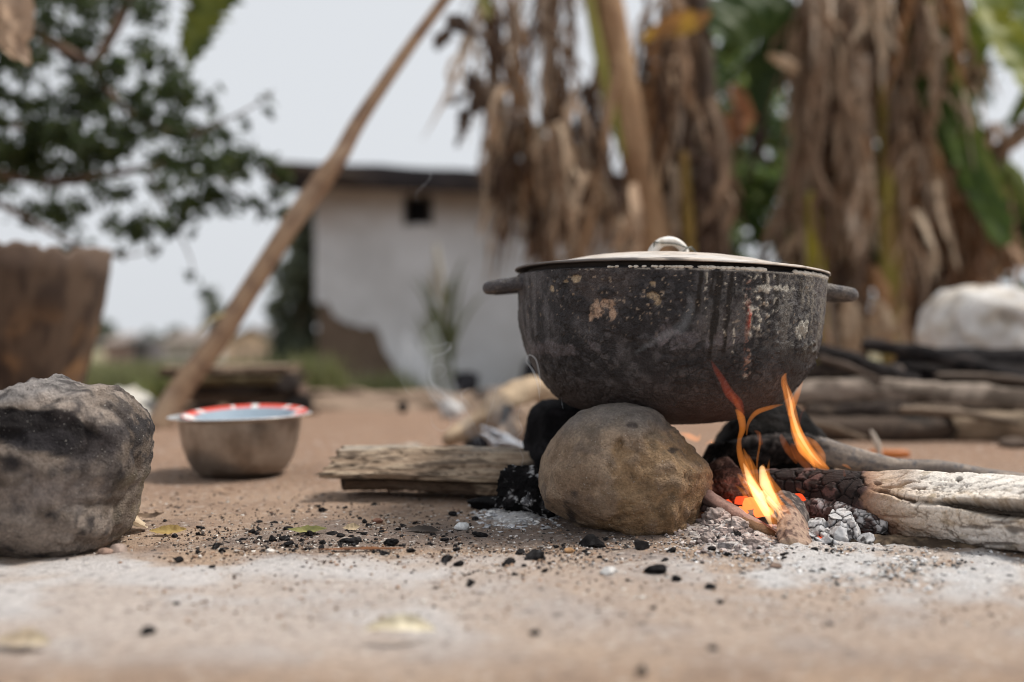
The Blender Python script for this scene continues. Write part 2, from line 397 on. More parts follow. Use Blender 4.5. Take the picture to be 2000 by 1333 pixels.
col = mixc((.026, .024, .026), (.080, .074, .077), sst(-.35, .4, n2 + .5 * n4 + .4 * n3))
col = mixc(col, (.016, .0145, .0165), .8 * crust * sst(-.3, .35, n3 + (cid - .4)))
col = mixc(col, (.015, .013, .013), .8 * crack)
col = mixc(col, (.10, .080, .075), .45 * sst(.05, .45, fbm(pV, 9, 3, 57)) * sst(.05, .11, pV[:, 2]))
col = mixc(col, (.060, .046, .042), .7 * sst(.075, .03, pV[:, 2]))
col = mixc(col, (.13, .125, .13), .4 * sst(1130, 1020, px_ + 40 * n1) * sst(.2, .5, n4 + .3))
def patch(x, y, rx, ry, colr, k=1.0, thr=.5, disp_=0):
    global col, disp
    d = ((px_ - x) / rx) ** 2 + ((py_ - y) / ry) ** 2
    m = sst(thr - .12, thr + .12, np.exp(-d) + .55 * n2 + .35 * n3) * front * (d < 6)
    col = mixc(col, colr, k * m); disp = disp + disp_ * m
for x, y, rx, ry in ((1160, 606, 13, 22), (1178, 597, 16, 9), (1192, 618, 8, 13), (1152, 622, 7, 10)): patch(x, y, rx, ry, (.42, .29, .21), .95, .55, -.0012)
for x, y, rx, ry in ((1268, 580, 11, 7), (1278, 592, 7, 9), (1118, 548, 14, 8), (1072, 570, 5, 7), (1100, 556, 5, 5), (1270, 556, 6, 6)): patch(x, y, rx, ry, (.38, .29, .19), .85, .55, -.001)
for x, y, rx, ry in ((1180, 576, 22, 10), (1225, 640, 30, 24), (1250, 600, 22, 14), (1130, 600, 22, 20), (1545, 690, 32, 40), (1520, 610, 24, 40), (1575, 600, 16, 50), (1300, 615, 18, 16)): patch(x, y, rx, ry, (.022, .019, .02), .8, .45, .0015)
for x, y, rx, ry in ((1330, 660, 55, 18), (1290, 655, 20, 22), (1420, 660, 60, 14), (1080, 690, 60, 16)): patch(x, y, rx, ry, (.16, .14, .15), .45, .5)
dust = sst(1335, 1400, px_ + 25 * n1) * sst(705, 640, py_ + 30 * n2 + 20 * n1) * front
col = mixc(col, (.115, .108, .105), .65 * dust * sst(-.35, .15, n3 + .5 * n4)); disp = disp * (1 - .5 * dust)
wob = 3.5 * fbm(pV * np.array((0, 0, 1)) + np.array((.3, .1, 0)), 40, 3, 61) * 1.6
def streak(x, y0, y1, w, colr, k, spk=0.0, lean=0.0):
    global col, disp
    d = np.abs(px_ - x - wob - lean * (py_ - y0)) / w
    m = sst(1.1, .5, d + .4 * n2) * sst(y0 - 4, y0 + 2, py_) * sst(y1 + 8, y1 - 8, py_ + 6 * n2) * front
    if spk: m = m * sst(.0, .25, n3 + .6 * n2 + spk)
    col = mixc(col, colr, k * m); disp = disp + .0006 * m
for x, y1, w in ((1362, 610, 5), (1400, 655, 5), (1395, 700, 4), (1422, 690, 4), (1484, 600, 4), (1510, 600, 4), (1385, 575, 3), (1556, 580, 4)): streak(x, 530, y1, w * 1.25, (.016, .012, .010), 1.0, 0, -.08 if x < 1430 else 0)
for x, y1, w in ((1372, 620, 3), (1410, 660, 3), (1428, 700, 3), (1456, 735, 7), (1466, 640, 5), (1476, 650, 7), (1492, 630, 4), (1506, 620, 4), (1522, 600, 3), (1447, 600, 4)): streak(x, 533, y1, w, (.55, .50, .42), .85, -.12)
streak(1455, 545, 730, 8, (.20, .085, .06), .7, .05)
streak(1457, 595, 640, 4, (.45, .09, .06), .8, .4)
for x, y, rx, ry in ((1460, 600, 12, 18), (1560, 640, 22, 34), (1462, 660, 9, 30), (1530, 560, 40, 12), (1480, 560, 30, 14)): patch(x, y, rx, ry, (.50, .47, .41), .7, .85)
col = mixc(col, (.19, .165, .13), .55 * sst(1480, 1590, px_) * sst(-.2, .4, n4 + n3) * front * sst(.08, .12, pV[:, 2]))
col = mixc(col, (.5, .47, .42), .7 * sst(.184, .187, pV[:, 2] + .001 * n2) * sst(-.1, .3, n3 + (px_ - 1250) / 400) * front)
spk = sst(.50, .66, fbm(pV, 210, 2, 66) + .25 * n1) * sst(.09, .15, pV[:, 2]); col = mixc(col, (.30, .235, .18), .8 * spk)
flk = sst(.05, -.02, np.abs(fbm(pV * np.array((1, 1, .6)), 70, 3, 67))) * sst(.0, .3, n1 + .2) * sst(.05, .1, pV[:, 2]); col = mixc(col, (.012, .011, .013), .7 * flk); disp = disp - .0006 * flk
pV = pV + pN * disp[:, None]
oF = gridF(NP, NA, False, True)
ir = np.array([(.2045, .187), (.203, .1885), (.1985, .188), (.194, .15), (.185, .1), (.16, .06), (.10, .022), (0.001, .012)]); ir[:, 0] *= .968; ni = 20
ip = resample(ir, ni, False); ia = np.tile(pa, (ni, 1))
iV = np.stack([ip[:, 0][:, None] * np.sin(ia), -ip[:, 0][:, None] * np.cos(ia), np.repeat(ip[:, 1][:, None], NA, 1)], -1).reshape(-1, 3)
iF = gridF(ni, NA, False, True) + len(pV)
body = link('body', mkmesh('pot_body', np.concatenate([pV, iV]), np.concatenate([oF, iF]), np.concatenate([col, np.tile((.05, .045, .045), (len(iV), 1))])), M_POT, pot)
for s in (-1, 1):
    az = PI / 2 * s
    pts = []
    for t in np.linspace(-1, 1, 9):
        ang = az + t * .235; ext = .1935 + .043 * math.sqrt(max(0, 1 - abs(t) ** 3))
        pts.append((ext * math.sin(ang), -ext * math.cos(ang), .176 - .006 * (ext - .1935) / .045))
    V, F, u, an = tube(pts, [.0075, .0065, .0062, .0062, .0062,   .0065, .0075], 16, 60, flat=1.2, amp=.12, seed=3)
    cc = mixc((.07, .065, .07), (.16, .14, .125), sst(-.2, .5, fbm(V, 60, 3, 8) + (.3 if s > 0 else -.1)))
    link('handle', mkmesh('pot_handle', V, F, cc), M_POT, pot)
parts = []                                        # boiled-over porridge dried along the rim
rg = np.random.default_rng(5)
for a in np.arange(-.55, 1.25, .016):
    w = .35 + .65 * min(1, max(0, (a + .25) / .8))
    if rg.random() > w * 1.1 or .42 < a < .66: continue
    V, F = lump(int(rg.integers(1e6)), 2, .35, 2, (.0045 * w + .0016, .0028, .0012 + .0018 * w * rg.uniform(.5, 1.2)))
    V = rotz(V, a); parts.append((V + np.array((.1963 * math.sin(a), -.1963 * math.cos(a), .1885)), F, mixc((.66, .63, .57), (.5, .46, .4), rg.random())))
V, F, cc = join(parts)
link('dried_porridge', mkmesh('dried_porridge', V, F, cc), M_PLASTER, pot)['kind'] = 'stuff'

lid = thing('pot_lid', 'dusty pale metal lid with a wired loop knob lying on the black pot', 'lid', PC + np.array((.1945 * math.sin(R(1.3)), 0, .1945)), rot=(R(-.6), R(1.55), 0))
lp = np.array([(0.0005, .0325), (.03, .0322), (.06, .031), (.095, .0265), (.125, .020), (.15, .0115), (.165, .0065), (.18, .0045), (.2, .002), (.2075, .0005), (.2082, -.0012), (.2065, -.0022), (.19, -.001), (.186, -.012), (.183, -.012), (.181, .000), (.12, .012), (.0005, .026)])
lp[:, 0] *= .968; lp[:, 1] = np.where(lp[:, 1] > .005, .005 + (lp[:, 1] - .005) * .68, lp[:, 1])
nl, na = 120, 300
q = resample(lp, nl, False); la = np.linspace(0, 2 * PI, na, endpoint=False); L = np.tile(la, (nl, 1))
lV = np.stack([q[:, 0][:, None] * np.sin(L), -q[:, 0][:, None] * np.cos(L), np.repeat(q[:, 1][:, None], na, 1)], -1).reshape(-1, 3)
lV[:, 2] += .0007 * fbm(lV, 20, 3, 71)
rr = np.hypot(lV[:, 0], lV[:, 1]); ii = np.repeat(np.arange(nl), na)
cc = mixc((.50, .435, .375), (.38, .33, .285), sst(-.3, .5, fbm(lV, 40, 4, 72)))
cc = mixc(cc, (.17, .15, .135), .7 * sst(.28, .5, fbm(lV, 55, 4, 75)))
cc = mixc(cc, (.52, .51, .50), .6 * sst(-.1, .4, fbm(lV, 12, 3, 73)) * sst(.1, .16, rr))
edge = sst(.150, .172, rr) * sst(-.15, .25, -lV[:, 0] / .2 - .15 + .5 * fbm(lV, 25, 3, 74))
cc = mixc(cc, (.07, .06, .058), .9 * edge)
cc = mixc(cc, (.05, .045, .045), (ii > nl * .62).astype(float))
link('lid_plate', mkmesh('lid_plate', lV, gridF(nl, na, False, True)[:, ::-1], cc), M_LID, lid)
KZ = -.009
pts = [(-.023, 0, .027 + KZ), (-.0205, 0, .039 + KZ), (-.012, 0, .0485 + KZ), (0, 0, .0515 + KZ), (.011, 0, .0485 + KZ), (.018, 0, .041 + KZ), (.0215, 0, .027 + KZ)]
V, F, u, an = tube(pts, [.0075, .0064, .006, .006, .0056, .0056, .0065], 16, 50, up=(0, 1, 0), flat=1.5, amp=.08, seed=4)
link('knob', mkmesh('lid_knob', V, F, mixc((.72, .70, .66), (.5, .45, .38), sst(0, .5, fbm(V, 90, 3, 4)))), M_LID, lid)
wp = [(-.019, -.008, .030), (-.0215, -.008, .0475), (-.012, -.0085, .0478), (.004, -.009, .0475), (.016, -.0095, .0445), (.022, -.009, .0425), (.027, -.008, .0435), (.031, -.004, .0405), (.036, 0, .0355), (.043, .004, .0315)]
V, F, u, an = tube([(p_[0], p_[1], p_[2] + KZ) for p_ in wp], [.0009, .0009], 8, 90)
link('wire', mkmesh('lid_wire', V, F), M_WIRE, lid)
wp = [(.027, -.008, .0435), (.020, -.012, .0405), (.014, -.0115, .0345), (.016, -.006, .031), (.022, .0, .0335), (.024, .004, .0385), (.030, .002, .0415), (.040, .002, .0335), (.047, .004, .030)]
V, F, u, an = tube([(p_[0], p_[1], p_[2] + KZ) for p_ in wp], [.0008, .0008], 8, 90)
link('wire', mkmesh('lid_wire2', V, F), M_WIRE, lid)

# hearth stones
bo = [(1052, 965), (1058, 905), (1078, 860), (1110, 824), (1160, 796), (1212, 787), (1265, 797), (1312, 826), (1350, 864), (1385, 905), (1399, 930), (1392, 968), (1376, 1018), (1340, 1046), (1290, 1058), (1230, 1062), (1170, 1056), (1120, 1042), (1085, 1012), (1060, 988)]
V, F, d = rock(bo, 1.165, .085, 6, .035, 12, 13, 2.0, .85, .8, .010)
x_, y_ = proj(V); a1 = fbm(V, 18, 5, 81); a2 = fbm(V, 55, 4, 82); a3 = fbm(V, 160, 3, 83)
och = sst(-.06, .06, (x_ - 1225 + .55 * (y_ - 920)) / 160 + .6 * a1 + .2 * a2)           # the broken ochre face, set back a little
a4 = fbm(V, 30, 3, 86); V = V - d * (.0032 * och * (1 + .8 * a2) + .0016 * a2 * (.4 + och) + .0009 * a3 * (.4 + och) + .0014 * a4 + .0009 * sst(.10, .0, np.abs(fbm(V, 15, 3, 87))))[:, None]
cc = mixc((.235, .166, .114), (.37, .278, .20), sst(-.35, .4, a1 + .6 * a2 + .3 * a4))
cc = mixc(cc, (.32, .205, .105), .7 * och * sst(-.5, .3, a2 + .3 * a1 + .25))
cc = mixc(cc, (.16, .105, .06), .65 * och * sst(.1, .45, a2 + .3 * a3))
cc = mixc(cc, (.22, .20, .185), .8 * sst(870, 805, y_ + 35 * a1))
cc = mixc(cc, (.12, .10, .09), .5 * sst(.25, .5, fbm(V, 26, 3, 85)))
cc = mixc(cc, (.17, .13, .095), .6 * sst(.30, .06, np.abs(a1 - .05)) * sst(.0, .3, a2) * .6)
for sx, sy, rx, ry in ((1112, 1000, 8, 22), (1104, 985, 7, 14), (1122, 962, 9, 10), (1118, 1012, 9, 14), (1235, 830, 20, 10), (1320, 876, 16, 6)):
    k = sst(.45, .75, np.exp(-((x_ - sx) / rx) ** 2 - ((y_ - sy) / ry) ** 2) + .4 * a2); cc = mixc(cc, (.055, .045, .042), .85 * k)
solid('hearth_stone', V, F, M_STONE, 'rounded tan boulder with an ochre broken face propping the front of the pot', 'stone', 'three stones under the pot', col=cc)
bo = [(1016, 960), (1022, 893), (1026, 845), (1042, 798), (1070, 780), (1110, 782), (1180, 800), (1200, 850), (1200, 940), (1190, 975), (1100, 980), (1040, 978)]
V, F, d = rock(bo, 1.40, .07, 5, .07, 15, 12, 2.4, .9, .8, .02)
cc = mixc((.009, .0085, .0095), (.030, .028, .032), sst(-.1, .5, fbm(V, 40, 4, 3)))
solid('hearth_stone', V, F, M_CHAR, 'soot-blackened stone under the left rear of the pot', 'stone', 'three stones under the pot', col=cc)
bo = [(1385, 930), (1392, 880), (1415, 842), (1440, 806), (1490, 784), (1540, 788), (1578, 818), (1604, 850), (1620, 900), (1620, 950), (1500, 968), (1410, 966)]
V, F, d = rock(bo, 1.44, .075, 5, .08, 19, 12, 2.4, .9, .8, .025)
cc = mixc((.008, .0075, .0075), (.026, .023, .022), sst(-.1, .5, fbm(V, 40, 4, 4)))
solid('hearth_stone', V, F, M_CHAR, 'soot-black stone behind the tall flame under the right of the pot', 'stone', 'three stones under the pot', col=cc)

bo = [(-190, 960), (-170, 860), (-110, 800), (-40, 772), (20, 765), (62, 752), (98, 729), (126, 738), (172, 758), (225, 755), (252, 772), (276, 800), (293, 838), (296, 875), (288, 915), (272, 950), (266, 1000), (258, 1040), (225, 1066), (160, 1083), (80, 1078), (0, 1070), (-120, 1066), (-180, 1020)]
bo = [(x - 11, y) for x, y in bo]
V, F, d = rock(bo, 1.075, .105, 6, .045, 31, 12, 2.2, .8, .85, .014)
x_, y_ = proj(V); a1 = fbm(V, 16, 5, 91); a2 = fbm(V, 50, 4, 92); a3 = fbm(V, 170, 3, 93)
dent = np.exp(-(np.abs(x_ - 70) / 115) ** 3 - (np.abs(y_ - 845 - .16 * (x_ - 90)) / 42) ** 3) + .5 * np.exp(-((x_ - 165) / 60) ** 2 - ((y_ - 875) / 26) ** 2)
V = V + np.array((0, 1, 0)) * (.006 * sst(.25, .8, dent + .25 * a1))[:, None] * (d[:, 1] < 0)[:, None]
V = V + d * (.0016 * a2 - .005 * sst(.12, .0, np.abs(fbm(V, 9, 3, 94))) + .004 * a1 + .0028 * np.abs(a3) * sst(150, 250, x_) + .0010 * a3)[:, None]
cc = mixc((.15, .118, .096), (.33, .275, .235), sst(-.4, .4, a1 + .5 * a2))
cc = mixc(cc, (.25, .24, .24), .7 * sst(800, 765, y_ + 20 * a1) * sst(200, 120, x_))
cc = mixc(cc, (.045, .040, .040), .75 * sst(.02, .30, a2 + .4 * a3 + .25 * sst(150, 250, x_) - .1))
cc = mixc(cc, (.012, .0105, .012), .97 * sst(.30, .55, dent * 1.2 + .3 * a1 + .22 * a2))
cc = mixc(cc, (.07, .06, .06), .8 * sst(.12, .42, .9 * np.exp(-((x_ - 200) / 90) ** 2 - ((y_ - 890) / 70) ** 2) * .5 + .5 * a2 + .3 * a1))
cc = mixc(cc, (.035, .032, .034), .85 * sst(.25, .5, .7 * np.exp(-((x_ - 275) / 28) ** 2 - ((y_ - 845) / 45) ** 2) + .5 * a3 + .2 * a2))
cc = mixc(cc, (.33, .28, .255), .6 * sst(.2, .7, np.exp(-((x_ - 105) / 95) ** 2 - ((y_ - 965) / 34) ** 2) + .4 * a1 + .2 * a2))
cc = mixc(cc, (.36, .29, .19), .55 * sst(205, 260, x_) * sst(890, 960, y_) * sst(-.3, .3, a2))
for sx, sy, rx, ry in ((95, 1008, 14, 9), (235, 925, 10, 12), (60, 870, 60, 24), (100, 860, 70, 30), (20, 905, 30, 25)):
    cc = mixc(cc, (.03, .027, .03), .8 * sst(.4, .7, np.exp(-((x_ - sx) / rx) ** 2 - ((y_ - sy) / ry) ** 2) + .3 * a2))
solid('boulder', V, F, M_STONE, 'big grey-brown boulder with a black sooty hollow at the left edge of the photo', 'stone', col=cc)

# ------------------------------------------------------------------ firewood
def wood(name, label, path, rad, nseg, n, colfn, m=M_WOOD, grain=.0008, gfreq=70, amp=.05, flat=1.0, seed=0, extra=None, cat='firewood', group=None, up=(0, 0, 1), smooth=True, long=.06):
    V, F, u, an = tube(path, rad, nseg, n, up=up, flat=flat, amp=amp, freq=6, seed=seed, smooth=smooth)
    P = resample(path, n, smooth); Lg = np.linalg.norm(np.diff(P, axis=0), axis=1).sum(); rm = np.mean(rad)
    q = np.stack([u * Lg * long * gfreq * .5, np.cos(an) * rm * gfreq, np.sin(an) * rm * gfreq], 1)
    g = fbm(q, 1, 4, seed + 3); ctr = np.concatenate([np.repeat(P, nseg, 0), P[:1], P[-1:]])
    D = V - ctr; D /= np.linalg.norm(D, axis=1)[:, None] + 1e-9
    dis = grain * g * 2
    cc, dd = colfn(V, u, an, g, q)
    V = V + D * (dis + dd)[:, None]
    return solid(name, V, F, m, label, cat, group, col=cc)
# big bleached log, charred where it lies in the fire
def col_white(V, u, an, g, q):
    # bleached sapwood, worm galleries, a long check, char
    x, y = proj(V); a1 = fbm(V * np.array((.35, 1, 1)), 30, 4, 101); a2 = fbm(V * np.array((.25, 1, 1)), 130, 4, 102); a3 = fbm(V, 60, 4, 103)
    deg = np.degrees(an); deg = np.where(deg > 180, deg - 360, deg)     # 0 = the side towards the camera (axis A), 90 = top
    cc = mixc((.70, .63, .55), (.52, .42, .32), sst(-.1, .5, a2 + .5 * a1))
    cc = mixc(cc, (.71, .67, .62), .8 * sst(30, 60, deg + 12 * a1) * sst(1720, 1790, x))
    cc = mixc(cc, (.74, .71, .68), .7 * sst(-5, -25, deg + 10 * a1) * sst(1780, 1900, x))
    cc = mixc(cc, (.36, .30, .22), .7 * sst(.22, .42, a2) * sst(-.3, .2, a1))
    cc = mixc(cc, (.27, .25, .22), .65 * sst(.30, .5, a3) * sst(1650, 1750, x))
    gc = 26 + 5 * a1 - 10 * sst(1700, 1950, x) + 6 * np.sin(x / 37.) * sst(1900, 1800, x)
    hw = 2.0 + 1.5 * sst(1720, 1800, x) + 11 * sst(1810, 1960, x)
    gl = sst(.07, .02, np.abs(fbm(V * np.array((.12, 1, 1)), 60, 3, 104))) * sst(1700, 1730, x) * sst(-.1, .3, a3 + .2); cc = mixc(cc, (.20, .15, .11), .7 * gl)
    gm = sst(1.04, .9, np.abs(deg - gc + 2.5 * a2) / hw) * sst(1690, 1715, x) * np.maximum(sst(1800, 1850, x), sst(-.15, .15, a1 + .3 * np.sin(x / 23.)))
    depth = gm * (.006 + .020 * sst(1790, 1960, x))
    depth = depth + .0012 * gl; cc = mixc(cc, (.050, .036, .026), .95 * gm)
    gal = sst(.55, .85, np.exp(-((x - 1760) / 55) ** 2 - ((y - 942 - 6 * np.sin(x / 18.)) / 7.) ** 2) + .35 * a3) * (deg > 0)
    cc = mixc(cc, (.33, .23, .12), .85 * gal); depth = depth + .004 * gal
    for kx, ky, rx, ry in ((1947, 1008, 15, 7), (1872, 934, 10, 3), (1790, 951, 18, 4), (1712, 940, 9, 5), (1725, 957, 14, 5)):
        k = sst(.45, .7, np.exp(-((x - kx) / rx) ** 2 - ((y - ky) / ry) ** 2)); cc = mixc(cc, (.06, .042, .03), .9 * k); depth = depth + .005 * k
    for kx, ky, rx, ry in ((1750, 1010, 45, 4), (1905, 1030, 40, 5), (1945, 1062, 45, 4), (1985, 1035, 25, 10), (1960, 1020, 30, 5)):
        k = sst(.35, .7, np.exp(-((x - kx) / rx) ** 2 - ((y - ky) / ry) ** 2) + .35 * a2); cc = mixc(cc, (.13, .11, .10), .75 * k); depth = depth + .0012 * k
    fl = np.minimum(1, .83 / np.cos(np.radians(np.clip(deg - 58, -70, 70)))); fl = np.where((deg > 0) & (deg < 125), fl, 1); depth = depth + .037 * (1 - fl) * sst(1660, 1760, x)
    fl2 = np.minimum(1, .88 / np.cos(np.radians(np.clip(deg + 22, -60, 60)))); fl2 = np.where((deg < 12) & (deg > -62), fl2, 1); depth = depth + .037 * (1 - fl2) * sst(1660, 1760, x)
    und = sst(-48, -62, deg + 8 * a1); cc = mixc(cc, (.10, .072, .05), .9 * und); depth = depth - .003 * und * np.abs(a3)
    lobe = sst(gc + 2, gc - 8, deg) * sst(-70, -20, deg) * sst(1680, 1780, x); depth = depth - .0055 * lobe * (1 - gm) - .0035 * sst(gc, gc + 10, deg) * sst(1700, 1800, x) * (1 - gm)
    r6 = fbm(V * np.array((.06, 1, 1)), 90, 3, 106); depth = depth + (.0016 * sst(.08, 0, np.abs(r6)) - .0012 * np.round(r6 * 4) / 4) * sst(1690, 1740, x); cc = mixc(cc, (.30, .24, .19), .55 * sst(.05, 0, np.abs(r6)) * sst(1690, 1720, x))
    bnd = 1688 + 16 * a1 + 10 * a2 + 50 * sst(5, -45, deg)
    cc = mixc(cc, (.40, .25, .16), .6 * sst(150, 20, x - bnd + 40 * a2)); cc = mixc(cc, (.20, .095, .055), .8 * sst(45, 0, x - bnd + 14 * a2))
    ch = sst(8, -8, x - bnd)
    f1, f2, cid = worley(V * np.array((.45, 1, 1)) + .006 * a3[:, None], 62, 9); ck = sst(.12, .02, f2 - f1) * sst(-.5, .0, a3 + .3)
    black = mixc((.030, .022, .021), (.115, .070, .065), sst(.35, .8, cid + .3 * a3) * sst(-.2, .3, a2))
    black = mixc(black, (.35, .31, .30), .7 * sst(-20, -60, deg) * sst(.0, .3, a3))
    cc = mixc(cc, mixc(black, (.008, .006, .006), ck), ch)
    return cc, -depth - .0022 * ck * ch + .0010 * ch * (cid - .3)
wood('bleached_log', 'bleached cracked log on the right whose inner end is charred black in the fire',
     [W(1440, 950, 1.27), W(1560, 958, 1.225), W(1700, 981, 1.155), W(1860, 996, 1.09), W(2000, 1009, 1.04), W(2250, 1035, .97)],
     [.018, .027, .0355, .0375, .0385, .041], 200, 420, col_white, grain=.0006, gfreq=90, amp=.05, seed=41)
# long grey branch behind it, the end under the pot burnt through
def col_branch(V, u, an, g, q):
    x, y = proj(V); a = fbm(V * np.array((.4, 1, 1)), 50, 4, 111); b = fbm(V, 120, 3, 112)
    cc = mixc((.17, .145, .13), (.30, .25, .21), sst(-.3, .4, a)); cc = mixc(cc, (.10, .10, .11), .7 * sst(.15, .4, b))
    ch = sst(1625, 1580, x + 30 * a); cc = mixc(cc, mixc((.010, .008, .008), (.045, .035, .033), sst(0, .4, b)), ch)
    return cc, .004 * ch * b + .003 * ch * a
wood('branch', 'smooth grey-brown branch lying behind the bleached log',
     [W(1390, 900, 1.36), W(1500, 878, 1.35), W(1580, 876, 1.34), W(1650, 893, 1.33), W(1750, 913, 1.32), W(1840, 917, 1.31), W(1930, 930, 1.30), W(2080, 948, 1.29)],
     [.022, .020, .0185, .0180, .0125, .0120, .0105, .009], 40, 200, col_branch, grain=.0004, amp=.10, seed=43)
# split plank on the left with a splintered foot
def split_log():
    n, base = 220, np.array(((.055, .000), (-.012, .002), (-.020, .006), (-.022, .0165), (-.014, .019), (-.036, .0215), (-.038, .0275), (-.030, .031), (-.018, .043), (.002, .0555), (.03, .059), (.058, .054), (.062, .028)))
    k = 8; cs = np.concatenate([np.linspace(base[i], base[(i + 1) % len(base)], k, endpoint=False) for i in range(len(base))]); m = len(cs)
    x0 = np.array([665, 668, 668, 672, 690, 632, 622, 626, 648, 652, 655, 655, 660.]); x0 = np.concatenate([np.linspace(x0[i], x0[(i + 1) % 13], k, endpoint=False) for i in range(13)])
    t = np.linspace(0, 1, n)
    L0 = (x0 - 1000) / F_PX * 1.37 + .004 * np.random.default_rng(2).normal(size=m)
    X = L0[None, :] * (1 - t[:, None]) + .11 * t[:, None]
    Yc = 1.40 - .03 * t; zb = .010 - .006 * t
    V = np.stack([X, Yc[:, None] + cs[None, :, 0], zb[:, None] + cs[None, :, 1] * (1 + .12 * t[:, None])], -1).reshape(-1, 3)
    V[:, 2] += np.interp(V[:, 0], np.linspace(-.4, .2, 30), zg(np.linspace(-.4, .2, 30), np.full(30, 1.38)))
    a = fbm(V * np.array((.10, 1, 1)), 140, 4, 121); b = fbm(V * np.array((.2, 1, 1)), 40, 4, 122)
    ctr = np.stack([V[:, 0], np.repeat(Yc, m) + .015, np.repeat(zb, m) + .03], 1); D = V - ctr; D[:, 0] = 0; D /= np.linalg.norm(D, axis=1)[:, None] + 1e-9
    a5 = fbm(V * np.array((.05, 1, 1)), 75, 3, 123); V = V + D * (.0024 * a + .0020 * b + .0030 * np.round(a5 * 3) / 3 - .0022 * sst(.06, 0, np.abs(a5)))[:, None]
    x, y = proj(V); ci = np.tile(np.arange(m), n)
    foot = (ci < 4.2 * k) & (ci > .8 * k)
    brk = sst(925, 938, x + 10 * b); V[:, 1] += .010 * foot * (1 - brk) * 0 - .012 * foot * brk
    cc = mixc((.25, .18, .125), (.44, .345, .25), sst(-.3, .35, a + .5 * b + .4 * a5)); cc = mixc(cc, (.09, .062, .045), .85 * sst(.02, .30, a)); cc = mixc(cc, (.06, .042, .03), .9 * sst(.06, 0, np.abs(a5)))
    cc = mixc(cc, (.36, .33, .29), .5 * sst(.1, .4, b) * (ci > 8 * k)); cc = mixc(cc, (.075, .05, .036), .85 * foot * (1 - brk))
    ch = sst(965, 1015, x + 30 * b) * sst(915, 960, y + 12 * b + (x - 960) * .5); cc = mixc(cc, (.016, .014, .014), ch)
    F = [gridF(n, m, False, True)[:, ::-1]]
    V2 = np.concatenate([V, V[:m].mean(0)[None], V[-m:].mean(0)[None]]); j = np.arange(m); j2 = (j + 1) % m
    F.append(np.concatenate([np.stack([np.full(m, n * m), j, j2], 1), np.stack([np.full(m, n * m + 1), (n - 1) * m + j2, (n - 1) * m + j], 1)]))
    solid('split_log', V2, F, M_WOOD, 'weathered brown split log lying left of the fire', 'firewood', col=np.concatenate([cc, [[.3, .2, .13], [.02, .02, .02]]]))
split_log()
def char_col(V, s, ash=.25, lo=(.008, .0075, .008), hi=(.032, .029, .031), ashc=(.52, .52, .53)):
    a = fbm(V, 60, 4, s); b = fbm(V, 150, 3, s + 5); cc = mixc(lo, hi, sst(0, .5, a)); return mixc(cc, ashc, .9 * sst(.45 - ash, .62 - ash, b * .6 + a * .6))
def charred(label, px, py, Y, sx, sy, sz, ry=0, rz=0, seed=0, ash=.2, sub=5, name='charred_wood', group='charred ends of firewood', cat='charcoal', m=None, **kw):
    V, F = lump(seed, sub, .35, 9); d = V.copy()
    f1, f2, cid = worley(d * np.array((.8, 1, 1)), 3.2, seed); V = V * (1 - .10 * sst(.15, .03, f2 - f1) + .05 * (cid - .5) + .05 * fbm(d, 7, 3, seed))[:, None]
    V = V * np.array((sx, sy, sz)); M = np.array(Matrix.Rotation(rz, 3, 'Z') @ Matrix.Rotation(ry, 3, 'Y')); V = V @ M.T + W(px, py, Y)
    return solid(name, V, F, m or M_CHAR, label, cat, group, col=char_col(V, seed, ash, **kw))
charred('black charred log end flecked with white ash beside the tan boulder', 1018, 952, 1.235, .040, .030, .030, R(-24), 0, 61, .24)
charred('flat black charred stub under the split log', 960, 985, 1.29, .034, .024, .0125, R(2), R(-8), 62, .10)
charred('pale grey burnt stub crumbling into ash left of the boulder', 1055, 985, 1.20, .020, .02, .022, R(-35), 0, 63, .22, hi=(.15, .15, .16))
charred('black charred log end between the boulder and the tall flame', 1425, 893, 1.30, .042, .03, .020, R(-14), 0, 64, .0, lo=(.016, .013, .012), hi=(.06, .045, .04))
charred('reddish half-burnt log end beside the boulder', 1408, 915, 1.24, .026, .022, .013, R(-8), 0, 65, .05, lo=(.08, .042, .034), hi=(.30, .18, .14), ashc=(.3, .2, .17))
charred('round red-brown ember log end under the first flame', 1432, 962, 1.215, .034, .03, .026, R(10), 0, 66, .05, lo=(.13, .06, .045), hi=(.34, .18, .14), ashc=(.42, .30, .27))
def col_stick(V, u, an, g, q):
    a = fbm(V * np.array((.5, 1, 1)), 70, 4, 131); cc = mixc((.13, .08, .07), (.30, .20, .17), sst(-.3, .4, a)); cc = mixc(cc, (.03, .02, .02), .8 * sst(.1, .3, g)); return cc, 0 * a
wood('burning_stick', 'thin pink-grey burnt stick sloping down from the boulder to the fire', [W(1376, 968, 1.15), W(1420, 996, 1.145), W(1462, 1020, 1.14), W(1520, 1050, 1.135)], [.0085, .009, .0085, .006], 26, 80, col_stick, grain=.0008, amp=.18, seed=45)
wood('burning_stick', 'dark thin stick lying under the pink-grey burnt stick', [W(1372, 992, 1.15), W(1420, 1014, 1.142), W(1480, 1035, 1.137)], [.005, .006, .004], 20, 60, lambda V, u, an, g, q: (mixc((.05, .032, .03), (.13, .085, .075), sst(-.2, .4, g)), 0 * u), grain=.0008, amp=.2, seed=46)
wood('bark_chip', 'orange-brown bark chip lying beside the burning block', [W(1452, 1018, 1.118), W(1490, 1036, 1.112), W(1530, 1055, 1.107)], [.008, .0105, .006], 26, 60, lambda V, u, an, g, q: (mixc((.10, .06, .035), (.36, .22, .12), sst(-.3, .3, g)), 0 * u), grain=.0013, amp=.25, seed=47, flat=.6)
